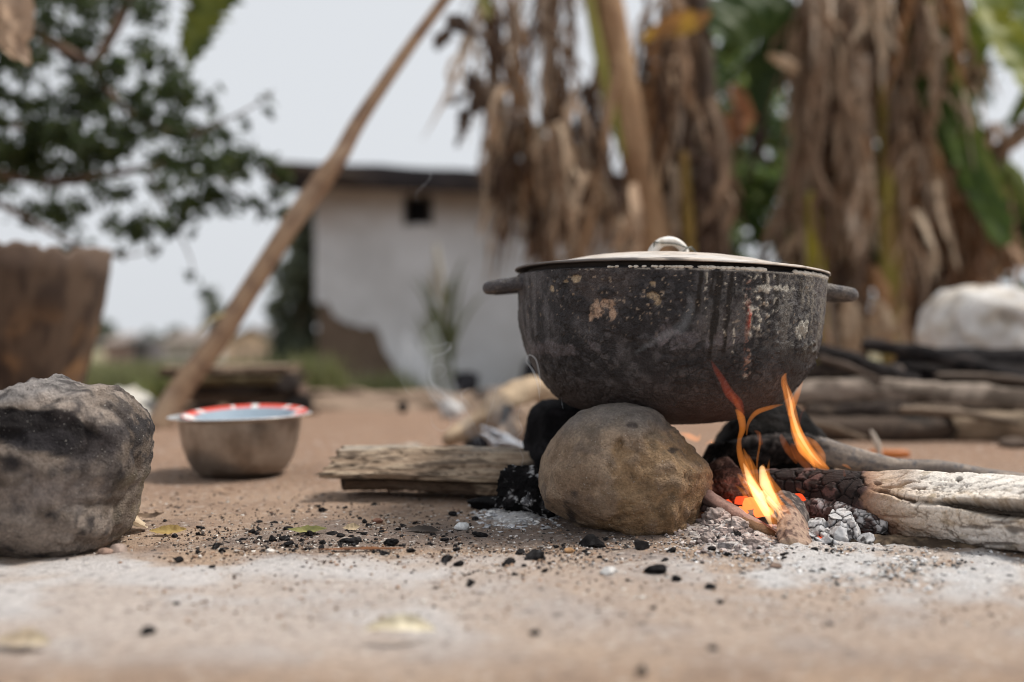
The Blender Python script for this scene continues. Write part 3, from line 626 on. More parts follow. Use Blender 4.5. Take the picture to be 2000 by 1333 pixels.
# short split block burning on its upper half
def col_block(V, u, an, g, q):
    a = fbm(V @ np.array(((.94, 0, .34), (0, 1, 0), (-.34, 0, .94))) * np.array((1, 1, .12)), 190, 4, 141); b = fbm(V, 60, 3, 142)
    cc = mixc((.34, .24, .18), (.20, .12, .095), sst(-.2, .35, a)); cc = mixc(cc, (.44, .34, .17), .8 * sst(.8, 1.0, np.cos(an)) * (an < 1.2)); cc = mixc(cc, (.09, .06, .05), .8 * sst(.1, .3, a))
    ch = sst(.52, .42, u + .10 * b); return mixc(cc, mixc((.05, .042, .04), (.17, .14, .125), sst(0, .4, a)), ch), .0006 * a
wood('burning_block', 'short split block standing in the ash with flames on its charred top', [W(1540, 974, 1.15), W(1547, 1005, 1.125), W(1553, 1040, 1.095), W(1558, 1073, 1.072)], [.017, .022, .0235, .021], 60, 110, col_block, grain=.0012, gfreq=110, amp=.10, flat=.55, seed=48, up=(0, 1, .3))
def col_ashlog(V, u, an, g, q):
    a = fbm(V, 60, 4, 151); f1, f2, cid = worley(V, 110, 4); ck = sst(.15, .03, f2 - f1)
    cc = mixc((.09, .06, .055), (.26, .17, .155), sst(-.2, .4, a)); cc = mixc(cc, (.50, .49, .49), .85 * sst(.0, .25, a + .8 * (u - .45))); return mixc(cc, (.015, .012, .012), .9 * ck), -.0016 * ck + .001 * a
wood('ash_coated_branch', 'thin branch burnt to cracked white ash along the underside of the bleached log', [W(1545, 992, 1.19), W(1610, 996, 1.165), W(1660, 1006, 1.135), W(1728, 1032, 1.105)], [.012, .0125, .011, .007], 40, 130, col_ashlog, grain=.0008, amp=.15, seed=49)
wood('bark_slab', 'dark crumbling bark slab lying under the bleached log', [W(1660, 1062, 1.10), W(1740, 1066, 1.085), W(1820, 1070, 1.07), W(1960, 1078, 1.05)], [.012, .019, .017, .008], 40, 120, lambda V, u, an, g, q: (mixc((.05, .036, .026), (.17, .125, .085), sst(-.3, .5, fbm(V, 70, 4, 7))), .003 * fbm(V, 90, 4, 8)), m=M_BARK, amp=.2, flat=.6, seed=50)

# coals: burnt-through lumps wrapped in pale ash
coals = [(1598, 1032, 1.118, .0125, 'pale ash-coated coal beside the burning block'), (1640, 1020, 1.118, .0135, 'tall pinkish-white coal at the top of the ash heap'), (1638, 1050, 1.10, .0125, 'white coal cracked by a black fissure in the ash heap'),
         (1662, 1044, 1.104, .0125, 'smooth grey coal at the right of the cracked white coal'), (1580, 1058, 1.09, .011, 'narrow white coal against the foot of the burning block'), (1622, 1066, 1.085, .010, 'low white and black coal in front of the coal heap'),
         (1686, 1064, 1.09, .0115, 'black and white coal at the foot of the bark slab'), (1700, 1024, 1.125, .010, 'pale crumbly coal under the charred part of the log'), (1612, 1052, 1.105, .009, 'small red-edged coal between the white coals')]
for i, (x, y, Y, r, lab) in enumerate(coals):
    V, F = lump(200 + i, 5, .25, 8, (r * 1.05, r, r * 1.2)); V = rotz(V, i * 1.3) * 1.18
    f1, f2, cid = worley(V + .004 * fbm(V, 60, 3, i)[:, None], 48, 20 + i); ck = sst(.10, .02, f2 - f1); a = fbm(V, 90, 4, i); b = fbm(V, 250, 3, i)
    V = V * (1 - .10 * ck + .05 * a + .02 * b)[:, None]
    cc = mixc((.42, .42, .43), (.56, .545, .535), sst(-.2, .3, a)); cc = mixc(cc, (.18, .17, .175), .8 * sst(.0, .4, a + b * .6)); cc = mixc(cc, (.018, .016, .017), ck)
    cc = mixc(cc, (.03, .026, .026), .9 * sst(.35, .55, a + (.25 if i in (5, 6) else 0))); cc = mixc(cc, (.30, .07, .04), .7 * sst(-.003, -.010, V[:, 2]) * sst(-.1, .2, b))
    solid('ash_coated_coal', V + W(x, y, Y), F, M_STONE if 0 else M_CRUMB, lab, 'coal', 'ash-coated coals in the fire', col=cc)
M_EMBER = emit('ember_glow', (1, .13, .03), 2.6); M_EMBER2 = emit('ember_dim', (1, .10, .03), .9)
emb = [(1470, 985, 1.165, .010, 0), (1448, 1002, 1.155, .009, 0), (1490, 1000, 1.15, .010, 0), (1452, 978, 1.185, .008, 1), (1505, 985, 1.18, .009, 1), (1585, 1040, 1.115, .007, 1), (1562, 972, 1.15, .006, 1), (1415, 985, 1.175, .008, 1), (1602, 1056, 1.10, .005, 1)]
EL = ['bright ember under the first flame', 'bright ember at the end of the pink-grey stick', 'bright ember behind the burning block', 'dull red ember on the red-brown log end', 'dull red ember above the bright ones', 'dull red ember between the white coals', 'dull red ember under the charred log', 'dull red ember beside the tan boulder', 'tiny red ember low between the white coals']
for i, (x, y, Y, r, k) in enumerate(emb):
    V, F = lump(300 + i, 3, .3, 6, (r * 1.3, r, r * .8)); V = rotz(V, i) * (1 + .1 * fbm(V, 200, 3, i))[:, None]
    solid('ember', V + W(x, y, Y), F, M_EMBER2 if k else M_EMBER, EL[i], 'ember', 'embers glowing in the fire')

# ------------------------------------------------------------------ flames: thin bodies of glowing gas
fire = thing('cooking_fire', 'orange flames licking up between the logs on the right under the pot', 'fire', W(1540, 960, 1.14))
FM = {k: emit_vol('flame_' + k, c, s) for k, c, s in (('orange', (1, .30, .05), 72), ('hot', (1, .60, .27), 250), ('red', (1, .12, .04), 17), ('dim', (1, .25, .06), 22))}
def flame(kind, pts, ws, Y0, Y1=None, th=.5, n=40):
    Y1 = Y0 if Y1 is None else Y1; k = len(pts)
    P = np.array([W(x, y, Y0 + (Y1 - Y0) * i / (k - 1)) for i, (x, y) in enumerate(pts)])
    V, F, u, an = tube(P, [max(w, .6) * .5 / F_PX * Y0 for w in ws], 12, n, up=(0, 1, 0), flat=th)
    link('flame', mkmesh('flame', V - np.array(fire.location), F), FM[kind], fire)
flame('orange', [(1620, 916), (1598, 900), (1571, 868), (1555, 835), (1548, 805), (1541, 775), (1531, 745), (1537, 710)], [4, 12, 20, 20, 18, 18, 13, 1], 1.17)
flame('orange', [(1594, 916), (1580, 892), (1560, 862), (1549, 832), (1540, 800), (1532, 770), (1530, 742)], [2, 10, 12, 10, 9, 6, 1], 1.175)
flame('orange', [(1618, 917), (1596, 902), (1570, 872), (1554, 838), (1546, 805)], [6, 26, 30, 22, 3], 1.18)
flame('hot', [(1606, 910), (1584, 886), (1562, 850), (1550, 815), (1544, 785), (1536, 752)], [1, 6, 8, 7, 6, 1], 1.168)
flame('orange', [(1543, 812), (1549, 790), (1558, 768), (1569, 744)], [10, 15, 12, 1], 1.165)
flame('orange', [(1592, 918), (1582, 896), (1566, 880), (1556, 858)], [4, 12, 16, 8], 1.16)
flame('orange', [(1612, 910), (1606, 888), (1590, 866), (1572, 852)], [3, 13, 13, 2], 1.18)
flame('orange', [(1602, 916), (1588, 900), (1580, 885)], [3, 9, 6], 1.15)
flame('orange', [(1512, 1026), (1492, 985), (1470, 950), (1455, 915), (1445, 885), (1444, 860), (1450, 838), (1447, 815), (1437, 800)], [4, 16, 20, 18, 13, 9, 14, 17, 4], 1.10, 1.115)
flame('hot', [(1508, 1032), (1496, 1000), (1480, 966), (1464, 935), (1452, 905)], [2, 16, 22, 14, 2], 1.095)
flame('hot', [(1530, 1000), (1510, 972), (1494, 944), (1488, 912)], [2, 15, 22, 10], 1.10)
flame('hot', [(1528, 1014), (1512, 990), (1488, 962)], [1, 12, 13], 1.09)
flame('orange', [(1536, 976), (1520, 958), (1504, 938), (1495, 914)], [3, 13, 14, 3], 1.105)
flame('orange', [(1545, 1006), (1526, 988), (1508, 965)], [3, 16, 12], 1.09)
flame('orange', [(1534, 990), (1514, 972), (1500, 950)], [3, 16, 14], 1.095)
flame('orange', [(1480, 970), (1458, 946), (1440, 926)], [14, 16, 3], 1.10)
flame('orange', [(1488, 996), (1467, 966), (1446, 940)], [12, 13, 2], 1.102)
flame('orange', [(1472, 944), (1462, 905), (1452, 876)], [14, 14, 2], 1.105)
flame('orange', [(1486, 964), (1475, 922), (1462, 888)], [12, 12, 2], 1.10)
flame('orange', [(1518, 1028), (1500, 998), (1482, 966), (1466, 938), (1458, 912)], [6, 26, 30, 20, 3], 1.112)
flame('orange', [(1534, 1004), (1514, 976), (1498, 948), (1490, 908)], [6, 22, 26, 5], 1.114)
flame('hot', [(1524, 1022), (1502, 996), (1474, 958), (1452, 936)], [1, 8, 9, 1], 1.085)
flame('orange', [(1520, 1000), (1508, 960), (1500, 925), (1503, 898)], [3, 10, 9, 1], 1.11)
flame('hot', [(1534, 1012), (1518, 992), (1500, 972)], [1, 8, 9], 1.088)
flame('orange', [(1560, 1000), (1542, 980), (1526, 968)], [2, 10, 6], 1.10)
flame('orange', [(1466, 985), (1450, 960), (1436, 948)], [6, 9, 2], 1.115)
flame('dim', [(1580, 915), (1560, 890), (1546, 868)], [14, 22, 8], 1.19)
flame('dim', [(1480, 1000), (1462, 985), (1455, 960)], [20, 30, 10], 1.13)
flame('red', [(1452, 812), (1442, 788), (1424, 768), (1412, 745), (1398, 722), (1389, 704)], [5, 20, 20, 15, 11, 2], 1.085)
flame('dim', [(1447, 808), (1436, 782), (1424, 764)], [14, 10, 2], 1.088)
flame('orange', [(1458, 850), (1462, 826), (1478, 806), (1506, 796), (1530, 790)], [3, 7, 11, 9, 2], 1.15)
flame('orange', [(1479, 938), (1479, 900), (1484, 868), (1484, 845)], [3, 5, 5, 2], 1.14)
flame('dim', [(1486, 868), (1482, 848), (1474, 842)], [10, 10, 4], 1.14)
flame('red', [(1563, 838), (1563, 818), (1568, 803), (1576, 795)], [3, 5, 4, 1], 1.15)
flame('dim', [(1556, 905), (1540, 880), (1528, 858), (1526, 848)], [6, 16, 12, 4], 1.18)
flame('orange', [(1662, 916), (1654, 911), (1646, 908)], [3, 7, 5], 1.16)
flame('dim', [(1650, 930), (1648, 918)], [7, 4], 1.13)
flame('dim', [(1570, 962), (1556, 955)], [8, 6], 1.13)
flame('orange', [(1330, 846), (1345, 852), (1362, 858), (1368, 848)], [6, 14, 12, 2], 1.36)
flame('orange', [(1378, 868), (1390, 862), (1394, 866)], [3, 7, 3], 1.36)

# ------------------------------------------------------------------ things standing in the yard behind the fire
# steel bowl with a flowered enamel plate in it
bY = 1.64; bx = (472 - 1000) / F_PX * bY
bowl = thing('steel_bowl', 'scratched steel mixing bowl with a wide bright rim standing on the dirt', 'bowl', (bx, bY, gz(bx, bY) - .001), rot=(0, R(-1.2), 0))
bp_ = np.array([(0, 0), (.040, .0), (.062, .003), (.074, .012), (.085, .03), (.093, .055), (.0975, .082), (.099, .0955), (.107, .0985), (.1145, .0995), (.1155, .1008), (.114, .1016), (.106, .1010), (.0975, .0975), (.0955, .082), (.090, .055), (.082, .03), (.07, .014), (.04, .004), (0, .003)])
q = np.concatenate([resample(bp_, 90, False)]); na = 120; la = np.linspace(0, 2 * PI, na, endpoint=False); L = np.tile(la, (90, 1))
V = np.stack([q[:, 0][:, None] * np.sin(L), -q[:, 0][:, None] * np.cos(L), np.repeat(q[:, 1][:, None], na, 1)], -1).reshape(-1, 3)
rr = np.hypot(V[:, 0], V[:, 1]); a = fbm(V * np.array((1, 1, .5)), 30, 4, 161); b = fbm(V, 14, 4, 162)
cc = mixc((.36, .335, .31), (.25, .22, .195), sst(-.3, .4, a + .5 * b)); cc = mixc(cc, (.17, .14, .12), .7 * sst(.05, .35, b + .5 * sst(.045, .015, V[:, 2]) - .12))
cc = mixc(cc, (.80, .80, .80), sst(.100, .103, rr)); cc = mixc(cc, (.03, .027, .025), .8 * sst(.006, .001, V[:, 2]))
link('bowl_body', mkmesh('bowl_body', V, gridF(90, na, False, True), cc), M_STEEL, bowl)
plate = thing('enamel_plate', 'white enamel plate with a red patterned border tilted inside the steel bowl', 'plate', (bx + .003, bY + .012, gz(bx, bY) + .0965), rot=(R(4.0), R(-.8), 0))
ep = np.array([(0, -.014), (.06, -.013), (.072, -.006), (.080, .001), (.100, .0052), (.1015, .0062), (.100, .0070), (.08, .003), (.070, -.004), (.06, -.011), (0, -.012)])
q = resample(ep, 60, False); L = np.tile(np.linspace(0, 2 * PI, 240, endpoint=False), (60, 1)); na = 240
V = np.stack([q[:, 0][:, None] * np.sin(L), -q[:, 0][:, None] * np.cos(L), np.repeat(q[:, 1][:, None], na, 1)], -1).reshape(-1, 3)
rr = np.hypot(V[:, 0], V[:, 1]); pat = sst(-.35, -.15, np.sin(L.ravel() * 17) + .6 + .7 * np.sin(L.ravel() * 11 + 1)) * sst(.080, .084, rr) * sst(.0, .02, V[:, 1] + .02)
pat = np.maximum(pat, sst(.0985, .0995, rr))
cc = mixc(mixc((.22, .28, .34), (.72, .72, .70), sst(.080, .084, rr)), (.60, .05, .02), pat)
link('plate_body', mkmesh('plate_body', V, gridF(60, na, False, True), cc), M_ENAMEL, plate)

# leaning pole with a snapped twig
pole = thing('leaning_pole', 'long bare wooden pole leaning across the sky from the dirt behind the bowl', 'pole', W(312, 836, 2.5))
pp = [W(306, 838, 2.50), W(352, 762, 2.53), W(420, 672, 2.56), W(490, 566, 2.59), W(560, 452, 2.62), (W(630, 352, 2.65)), W(662, 308, 2.66), W(700, 240, 2.69), W(760, 150, 2.72), W(812, 75, 2.75), W(868, 0, 2.78), W(935, -90, 2.81), W(990, -200, 2.85)]
V, F, u, an = tube(pp, [.031, .030, .0275, .026, .025, .0285, .024, .0205, .0175, .016, .0155, .014, .012], 28, 220, amp=.14, seed=51)
a = fbm(V * np.array((.6, 1, .6)), 30, 4, 171)
cc = mixc((.30, .205, .135), (.20, .13, .09), sst(-.3, .4, a)); cc = mixc(cc, (.38, .29, .21), .5 * sst(.0, .5, fbm(V, 9, 3, 172)))
link('shaft', mkmesh('pole_shaft', V - np.array(pole.location), F, cc), M_WOOD, pole)
V, F, u, an = tube([W(452, 612, 2.575), W(428, 618, 2.55), W(402, 633, 2.53), W(382, 655, 2.52)], [.006, .005, .004, .002], 10, 30, amp=.2, seed=52)
link('twig', mkmesh('pole_twig', V - np.array(pole.location), F, np.array((.33, .27, .14))), M_WOOD, pole)

# old wooden mortar with a broken rim
mY = 2.62; mx_ = (40 - 1000) / F_PX * mY; mz = gz(mx_, mY)
mp = np.array([(0, 0), (.125, 0), (.14, .01), (.145, .05), (.160, .12), (.185, .22), (.207, .32), (.219, .40), (.224, .455), (.221, .463), (.207, .462), (.198, .40), (.185, .3), (.15, .2), (.08, .13), (0, .11)])
q = resample(mp, 110, False); na = 150; la = np.linspace(0, 2 * PI, na, endpoint=False); L = np.tile(la, (110, 1))
V = np.stack([q[:, 0][:, None] * np.sin(L), -q[:, 0][:, None] * np.cos(L), np.repeat(q[:, 1][:, None], na, 1)], -1).reshape(-1, 3)
a = fbm(V * np.array((1, 1, .35)), 18, 5, 181); b = fbm(V * np.array((1, 1, .25)), 60, 3, 182)
lv = L.ravel(); notch = .026 * sst(.62, .70, lv) * sst(1.12, .98, lv) * (.6 + .4 * np.sin(lv * 21)) + .014 * fbm(np.stack([np.cos(lv), np.sin(lv), 0 * lv], 1), 5, 3, 183)
V[:, 2] -= notch * sst(.36, .46, V[:, 2]); rr = np.hypot(V[:, 0], V[:, 1]); V[:, :2] *= (1 + (.010 * a + .008 * b) * sst(.01, .1, rr))[:, None]
cc = mixc((.10, .068, .048), (.045, .030, .023), sst(-.3, .4, a + .4 * b)); cc = mixc(cc, (.23, .13, .065), .8 * sst(.05, .4, fbm(V, 9, 4, 184)) * sst(.34, .20, V[:, 2])); cc = mixc(cc, (.20, .15, .12), .6 * sst(.38, .45, V[:, 2] + .03 * a))
solid('wooden_mortar', V + np.array((mx_, mY, mz)), gridF(110, na, False, True), M_WOOD, 'dark carved wooden mortar with a chipped rim behind the grey boulder', 'mortar', col=cc)

def plank(name, label, x0, y0, x1, y1, Y0, Y1, h, d, colr, seed, m=M_WOOD, group=None, cat='board', yaw=0):
    """a sawn or split board lying between two points given by the middle of its front edge, with rough ends"""
    A, B = W(x0, y0, Y0), W(x1, y1, Y1); n = 40; rg = np.random.default_rng(seed)
    cs = np.array([(0, -.5), (-.5, -.35), (-.5, .35), (-.3, .5), (.4, .5), (.5, .3), (.5, -.4)]) * np.array((d, h)); k = 3
    m_ = len(cs); cs = np.concatenate([np.linspace(cs[i], cs[(i + 1) % m_], k, endpoint=False) for i in range(m_)]); mm = len(cs)
    t = np.linspace(0, 1, n)[:, None, None]; T = (B - A); L = np.linalg.norm(T); T = T / L; S = np.cross(T, (0, 0, 1)); S /= np.linalg.norm(S)
    S = -S if S[1] < 0 else S; U = np.cross(S, T); U = U if U[2] > 0 else -U
    V = A + (B - A) * t + S * (cs[None, :, 0:1] + d * .5) + U * cs[None, :, 1:2]
    je = rg.normal(size=mm) * h * .25; w = np.abs(np.linspace(-1, 1, n)) ** 20 * np.sign(np.linspace(-1, 1, n)); V = V + T * (w[:, None, None] * je[None, :, None])
    V = V.reshape(-1, 3); a = fbm(V * np.array((.2, 1, 1)), 60, 4, seed); V[:, 2] += .12 * h * a; V[:, 1] += .1 * d * fbm(V * np.array((.3, 1, 1)), 40, 3, seed + 1)
    cc = mixc(colr, np.array(colr) * .55, sst(-.3, .4, a)); cc = mixc(cc, np.array(colr) * 1.25, .6 * sst(.0, .4, fbm(V, 12, 3, seed + 2)))
    F = [gridF(n, mm, False, True)]; j = np.arange(mm); j2 = (j + 1) % mm; V2 = np.concatenate([V, V[:mm].mean(0)[None], V[-mm:].mean(0)[None]])
    F.append(np.concatenate([np.stack([np.full(mm, n * mm), j2, j], 1), np.stack([np.full(mm, n * mm + 1), (n - 1) * mm + j, (n - 1) * mm + j2], 1)]))
    return solid(name, V2, F, m, label, cat, group, col=np.concatenate([cc, [colr, colr]]))
g = 'old boards stacked in the yard'
plank('board', 'lowest dark board in the stack behind the bowl', 345, 806, 560, 806, 3.05, 3.05, .03, .22, (.06, .042, .032), 1, group=g)
plank('board', 'short brown board second from the bottom of the stack behind the bowl', 370, 782, 585, 779, 3.06, 3.06, .034, .2, (.15, .105, .075), 2, group=g)
plank('board', 'dark gap-toothed board in the middle of the stack behind the bowl', 320, 766, 545, 762, 3.04, 3.04, .026, .22, (.05, .036, .028), 3, group=g)
plank('board', 'mossy olive-brown board near the top of the stack behind the bowl', 330, 746, 570, 744, 3.03, 3.03, .03, .2, (.13, .10, .055), 4, group=g)
plank('board', 'pale brown top board of the stack behind the bowl', 312, 725, 560, 722, 3.05, 3.05, .024, .24, (.25, .18, .13), 5, group=g)
plank('board', 'thin dark board under the pale top board of the stack', 312, 736, 575, 734, 3.06, 3.06, .014, .2, (.06, .045, .035), 6, group=g)
for i, (x, y, s, lab, colr) in enumerate(((578, 792, .045, 'black charred block end lying low beside the board stack', (.02, .017, .016)), (566, 752, .036, 'dark block end lying high against the board stack', (.035, .027, .024)), (592, 765, .022, 'small brown block between the two dark blocks by the stack', (.16, .11, .085)), (436, 802, .022, 'small reddish-brown clod in front of the board stack', (.22, .14, .10)), (612, 805, .018, 'brown clod at the right end of the board stack', (.17, .12, .09)))):
    V, F = lump(400 + i, 4, .2, 8, (s * 1.1, s, s)); solid('block_end' if i < 3 else 'clod', V + W(x, y, 3.0), F, M_WOOD if i < 3 else M_CRUMB, lab, 'wood block' if i < 3 else 'clod', col=mixc(colr, np.array(colr) * .6, sst(-.2, .3, fbm(V, 25, 3, i))))
# pale cloth on the ground between the boulder and the pole
cl = np.linspace(-1, 1, 46); cu, cv = np.meshgrid(cl, cl, indexing='ij'); cu, cv = cu.ravel(), cv.ravel(); cP = np.stack([cu, cv, 0 * cu], 1)
z = .075 * np.maximum(0, 1 - cu ** 2) ** .6 * np.maximum(0, 1 - cv ** 2) ** .5 * (1 + .8 * fbm(cP, 1.6, 4, 191)) - .002
bx0, by0 = (215 - 1000) / F_PX * 3.1, 3.1
V = np.stack([bx0 + cu * .165 * (1 + .2 * fbm(cP, 1.2, 2, 5)), by0 + cv * .16, gz(bx0, by0) + z - .012 + .0], 1)
solid('white_cloth', V, gridF(46, 46), M_CLOTH, 'crumpled white cloth lying on the ground between the grey boulder and the pole', 'cloth', col=mixc((.62, .60, .56), (.45, .42, .37), sst(-.2, .4, fbm(cP, 2, 3, 8))))

# heap of pale driftwood, charred lumps and ash behind the pot's left
wood('driftwood', 'thick pale driftwood limb lying diagonally behind the left of the pot', [W(872, 862, 2.02), W(930, 832, 2.04), W(990, 792, 2.06), W(1045, 768, 2.08), W(1110, 784, 2.10), W(1190, 830, 2.12), W(1230, 858, 2.13)], [.014, .026, .036, .034, .03, .024, .016], 40, 100,
     lambda V, u, an, g, q: (mixc((.46, .35, .24), (.30, .22, .15), sst(-.3, .4, fbm(V, 14, 4, 3))), .004 * fbm(V, 18, 3, 4)), amp=.25, seed=61)
wood('driftwood', 'short brown driftwood stub resting on the charred lumps', [W(985, 862, 1.92), W(1015, 826, 1.93), W(1050, 800, 1.95)], [.022, .026, .018], 30, 60, lambda V, u, an, g, q: (mixc((.30, .22, .16), (.14, .10, .08), sst(-.3, .4, fbm(V, 18, 4, 5))), .004 * fbm(V, 22, 3, 6)), amp=.3, seed=62)
for i, (x, y, hw, hh, ry, lab) in enumerate(((935, 866, 32, 16, 6, 'black charred lump under the lower end of the driftwood'), (965, 842, 34, 22, -30, 'black charred bar lying along the driftwood'), (1004, 828, 26, 48, -6, 'tall black charred lump standing against the driftwood'), (915, 756, 38, 32, -20, 'blue-black charred stump at the top of the heap'), (1040, 742, 28, 42, 8, 'black charred stump just left of the pot wall'), (948, 784, 42, 18, -8, 'dark charred bar behind the white stone'))):
    Y = 1.97 if i == 2 else CAM_H * F_PX / (y - 666.5 + .75 * hh)
    charred(lab, x, y, Y, hw / F_PX * Y, .016 * Y, hh / F_PX * Y, R(ry), R(20 * i), 70 + i, .05, 4, name='charred_wood', group='charred lumps in the heap behind the pot', lo=(.010, .010, .013), hi=(.04, .04, .05), ashc=(.3, .32, .35))
V, F = lump(83, 4, .25, 6, (.040, .032, .030)); solid('white_stone', V + W(880, 797, 2.86), F, M_STONE, 'small white stone lying left of the driftwood heap', 'stone', col=(.66, .65, .64))
for i, (x, y, Y, L_, ry, lab) in enumerate(((985, 858, 1.88, .05, 28, 'pale blue-grey ash strip leaning in the heap'), (962, 868, 1.86, .03, 45, 'thin white burnt strip at the foot of the heap'), (1005, 872, 1.86, .035, 15, 'grey-blue ash scrap lying under the driftwood stub'))):
    c_ = math.cos(R(ry)); s_ = math.sin(R(ry)); A = W(x, y, Y)
    V, F, u, an = tube([A + np.array((-c_ * L_, 0, s_ * L_)), A + np.array((0, .01, .004)), A + np.array((c_ * L_, 0, -s_ * L_))], [.004, .012, .003], 14, 30, amp=.25, seed=i, flat=.5); V[:, 2] = np.maximum(V[:, 2], .001)
    solid('burnt_strip', V, F, M_CRUMB, lab, 'ash scrap', 'burnt scraps in the heap', col=mixc((.42, .45, .50), (.25, .26, .29), sst(-.2, .3, fbm(V, 60, 3, i))))
V, F = lump(88, 3, .2, 6, (.017, .016, .020)); solid('dark_stone', V + W(787, 795, 2.9), F, M_STONE, 'lone dark stone on the bare dirt left of the smoke', 'stone', col=(.035, .03, .03))
# low earth bank in front of the hut
bk = np.linspace(0, 1, 90); bv = np.linspace(-1, 1, 24); bu, bw = np.meshgrid(bk, bv, indexing='ij'); bu, bw = bu.ravel(), bw.ravel()
X = -.95 + bu * 1.35; Y = 3.3 + .22 * bw + .1 * fbm(np.stack([bu, bw, 0 * bu], 1), 3, 3, 3)
Z = gz(0, 3.3) - .03 + (.085 * (1 - bw ** 2) ** .8 * sst(0, .12, bu) * sst(1, .85, bu)) * (1 + .5 * fbm(np.stack([bu * 6, bw, 0 * bu], 1), 1, 3, 6))
V = np.stack([X, Y, Z], 1); solid('earth_bank', V, gridF(90, 24), M_GROUND, kind='structure', col=mixc((.30, .22, .165), (.20, .145, .105), sst(-.3, .4, fbm(V, 9, 4, 9))))

# wood pile on the right: burnt poles over long logs
gp = 'wood piled up behind the fire'
def plog(label, pts, rad, c1, c2, seed, m=M_WOOD, amp=.12):
    wood('log', label, pts, rad, 26, 90, lambda V, u, an, g, q: (mixc(np.array(c1) * .8, np.array(c2) * .6, sst(-.25, .3, fbm(V * np.array((.3, 1, 1)), 25, 4, seed) + .5 * fbm(V, 50, 3, seed + 1))), .006 * fbm(V, 14, 4, seed) + .003 * fbm(V * np.array((.3, 1, 1)), 60, 3, seed)), m=m, amp=amp, seed=seed, group=gp, cat='log')
plog('lowest dark brown log of the pile on the right, just behind the fire', [W(1540, 838, 2.2), W(1700, 842, 2.2), W(1878, 838, 2.2)], [.028, .030, .028], (.085, .060, .045), (.035, .027, .022), 71)
plog('brown log lying on the lowest log of the pile', [W(1575, 808, 2.24), W(1720, 806, 2.24), W(1868, 806, 2.24)], [.022, .026, .024], (.13, .095, .07), (.05, .036, .03), 72)
plog('long grey-topped log lying across the whole pile', [W(1520, 772, 2.26), W(1680, 764, 2.26), W(1840, 774, 2.26), W(2100, 790, 2.26)], [.026, .030, .031, .030], (.32, .26, .215), (.15, .115, .09), 73)
plank('split_plank', 'wide tan split plank end sticking out of the pile at the right edge', 1862, 838, 2150, 838, 2.16, 2.10, .062, .12, (.24, .18, .125), 74, group=gp, cat='plank')
plank('split_plank', 'short dark plank lying under the tan plank at the right edge', 1955, 868, 2150, 868, 2.12, 2.08, .018, .1, (.10, .07, .05), 75, group=gp, cat='plank')
plog('burnt black pole sloping down to the right at the left of the pile', [W(1560, 676, 2.34), W(1660, 704, 2.32), W(1790, 748, 2.28)], [.020, .020, .018], (.022, .019, .019), (.07, .06, .058), 76, M_CHAR)
plog('dark brown pole under the black pole at the left of the pile', [W(1550, 730, 2.36), W(1650, 728, 2.35), W(1760, 736, 2.34)], [.026, .028, .024], (.10, .075, .06), (.04, .03, .026), 77)
plog('burnt black pole crossing the top of the pile down to the right edge', [W(1690, 672, 2.42), W(1800, 690, 2.38), W(1920, 722, 2.34), W(2080, 770, 2.29)], [.016, .019, .020, .021], (.018, .016, .017), (.075, .062, .058), 78, M_CHAR)
plog('thick black charred log lying level under the sack', [W(1760, 715, 2.46), W(1900, 712, 2.46), W(2120, 716, 2.46)], [.034, .040, .042], (.014, .012, .013), (.04, .035, .036), 79, M_CHAR)
plog('black log behind the grey-topped log', [W(1600, 752, 2.42), W(1800, 745, 2.42), W(2080, 750, 2.42)], [.04, .045, .045], (.016, .013, .013), (.04, .032, .03), 80, M_CHAR)
for i, (p0, p1, r, c1, lab) in enumerate((((1760, 800, 2.15), (1990, 826, 2.10), .008, (.20, .15, .11), 'thin pale stick resting on the front of the wood pile'), ((1600, 700, 2.28), (1720, 745, 2.24), .007, (.10, .075, .06), 'thin dark stick leaning at the left of the wood pile'), ((1830, 735, 2.30), (2060, 752, 2.26), .009, (.13, .10, .08), 'brown stick lying along the top of the grey-topped log'), ((1560, 826, 2.14), (1690, 858, 2.08), .007, (.17, .125, .09), 'short brown stick fallen in front of the lowest log'))):
    wood('stick', lab, [W(*p0), .5 * (W(*p0) + W(*p1)) + np.array((0, 0, .006)), W(*p1)], [r, r * 1.1, r * .7], 12, 40, lambda V, u, an, g, q: (mixc(c1, np.array(c1) * .5, sst(-.3, .3, g)), .002 * fbm(V, 30, 3, i)), amp=.25, seed=300 + i, group=gp, cat='stick')
V, F = lump(91, 4, .3, 6, (.035, .03, .012)); solid('dark_clod', V + W(1985, 866, 2.05), F, M_CRUMB, 'dark clod on the dirt in front of the tan plank', 'clod', 'clods in front of the wood pile', col=(.09, .065, .05))
bo = [(1796, 800), (1808, 690), (1806, 640), (1816, 600), (1848, 568), (1900, 556), (1950, 562), (2010, 572), (2080, 580), (2140, 620), (2165, 700), (2170, 800), (2000, 816), (1880, 816)]
V, F, d = rock(bo, 2.85, .2, 5, .06, 97, 5, 2.6, .6, .8, .012)
a = fbm(V * np.array((1, 1, .6)), 9, 4, 98); V = V + d * (.012 * np.abs(a))[:, None]
V[:, 2] -= 0; V = V + d * (.022 * fbm(V * np.array((1, 1, .7)), 5, 3, 96) - .02 * sst(.10, 0, np.abs(fbm(V, 6, 2, 95))))[:, None]; cc = mixc((.58, .53, .47), (.36, .31, .26), sst(-.2, .4, a)); cc = mixc(cc, (.66, .66, .66), .6 * sst(.0, .3, fbm(V, 14, 3, 99)))
solid('woven_sack', V, F, M_CLOTH, 'bulging grey-white woven sack lying behind the wood pile', 'sack', col=cc)
V, F = box(-.036, .034, -.012, .012, 0, .016); V = V + 0
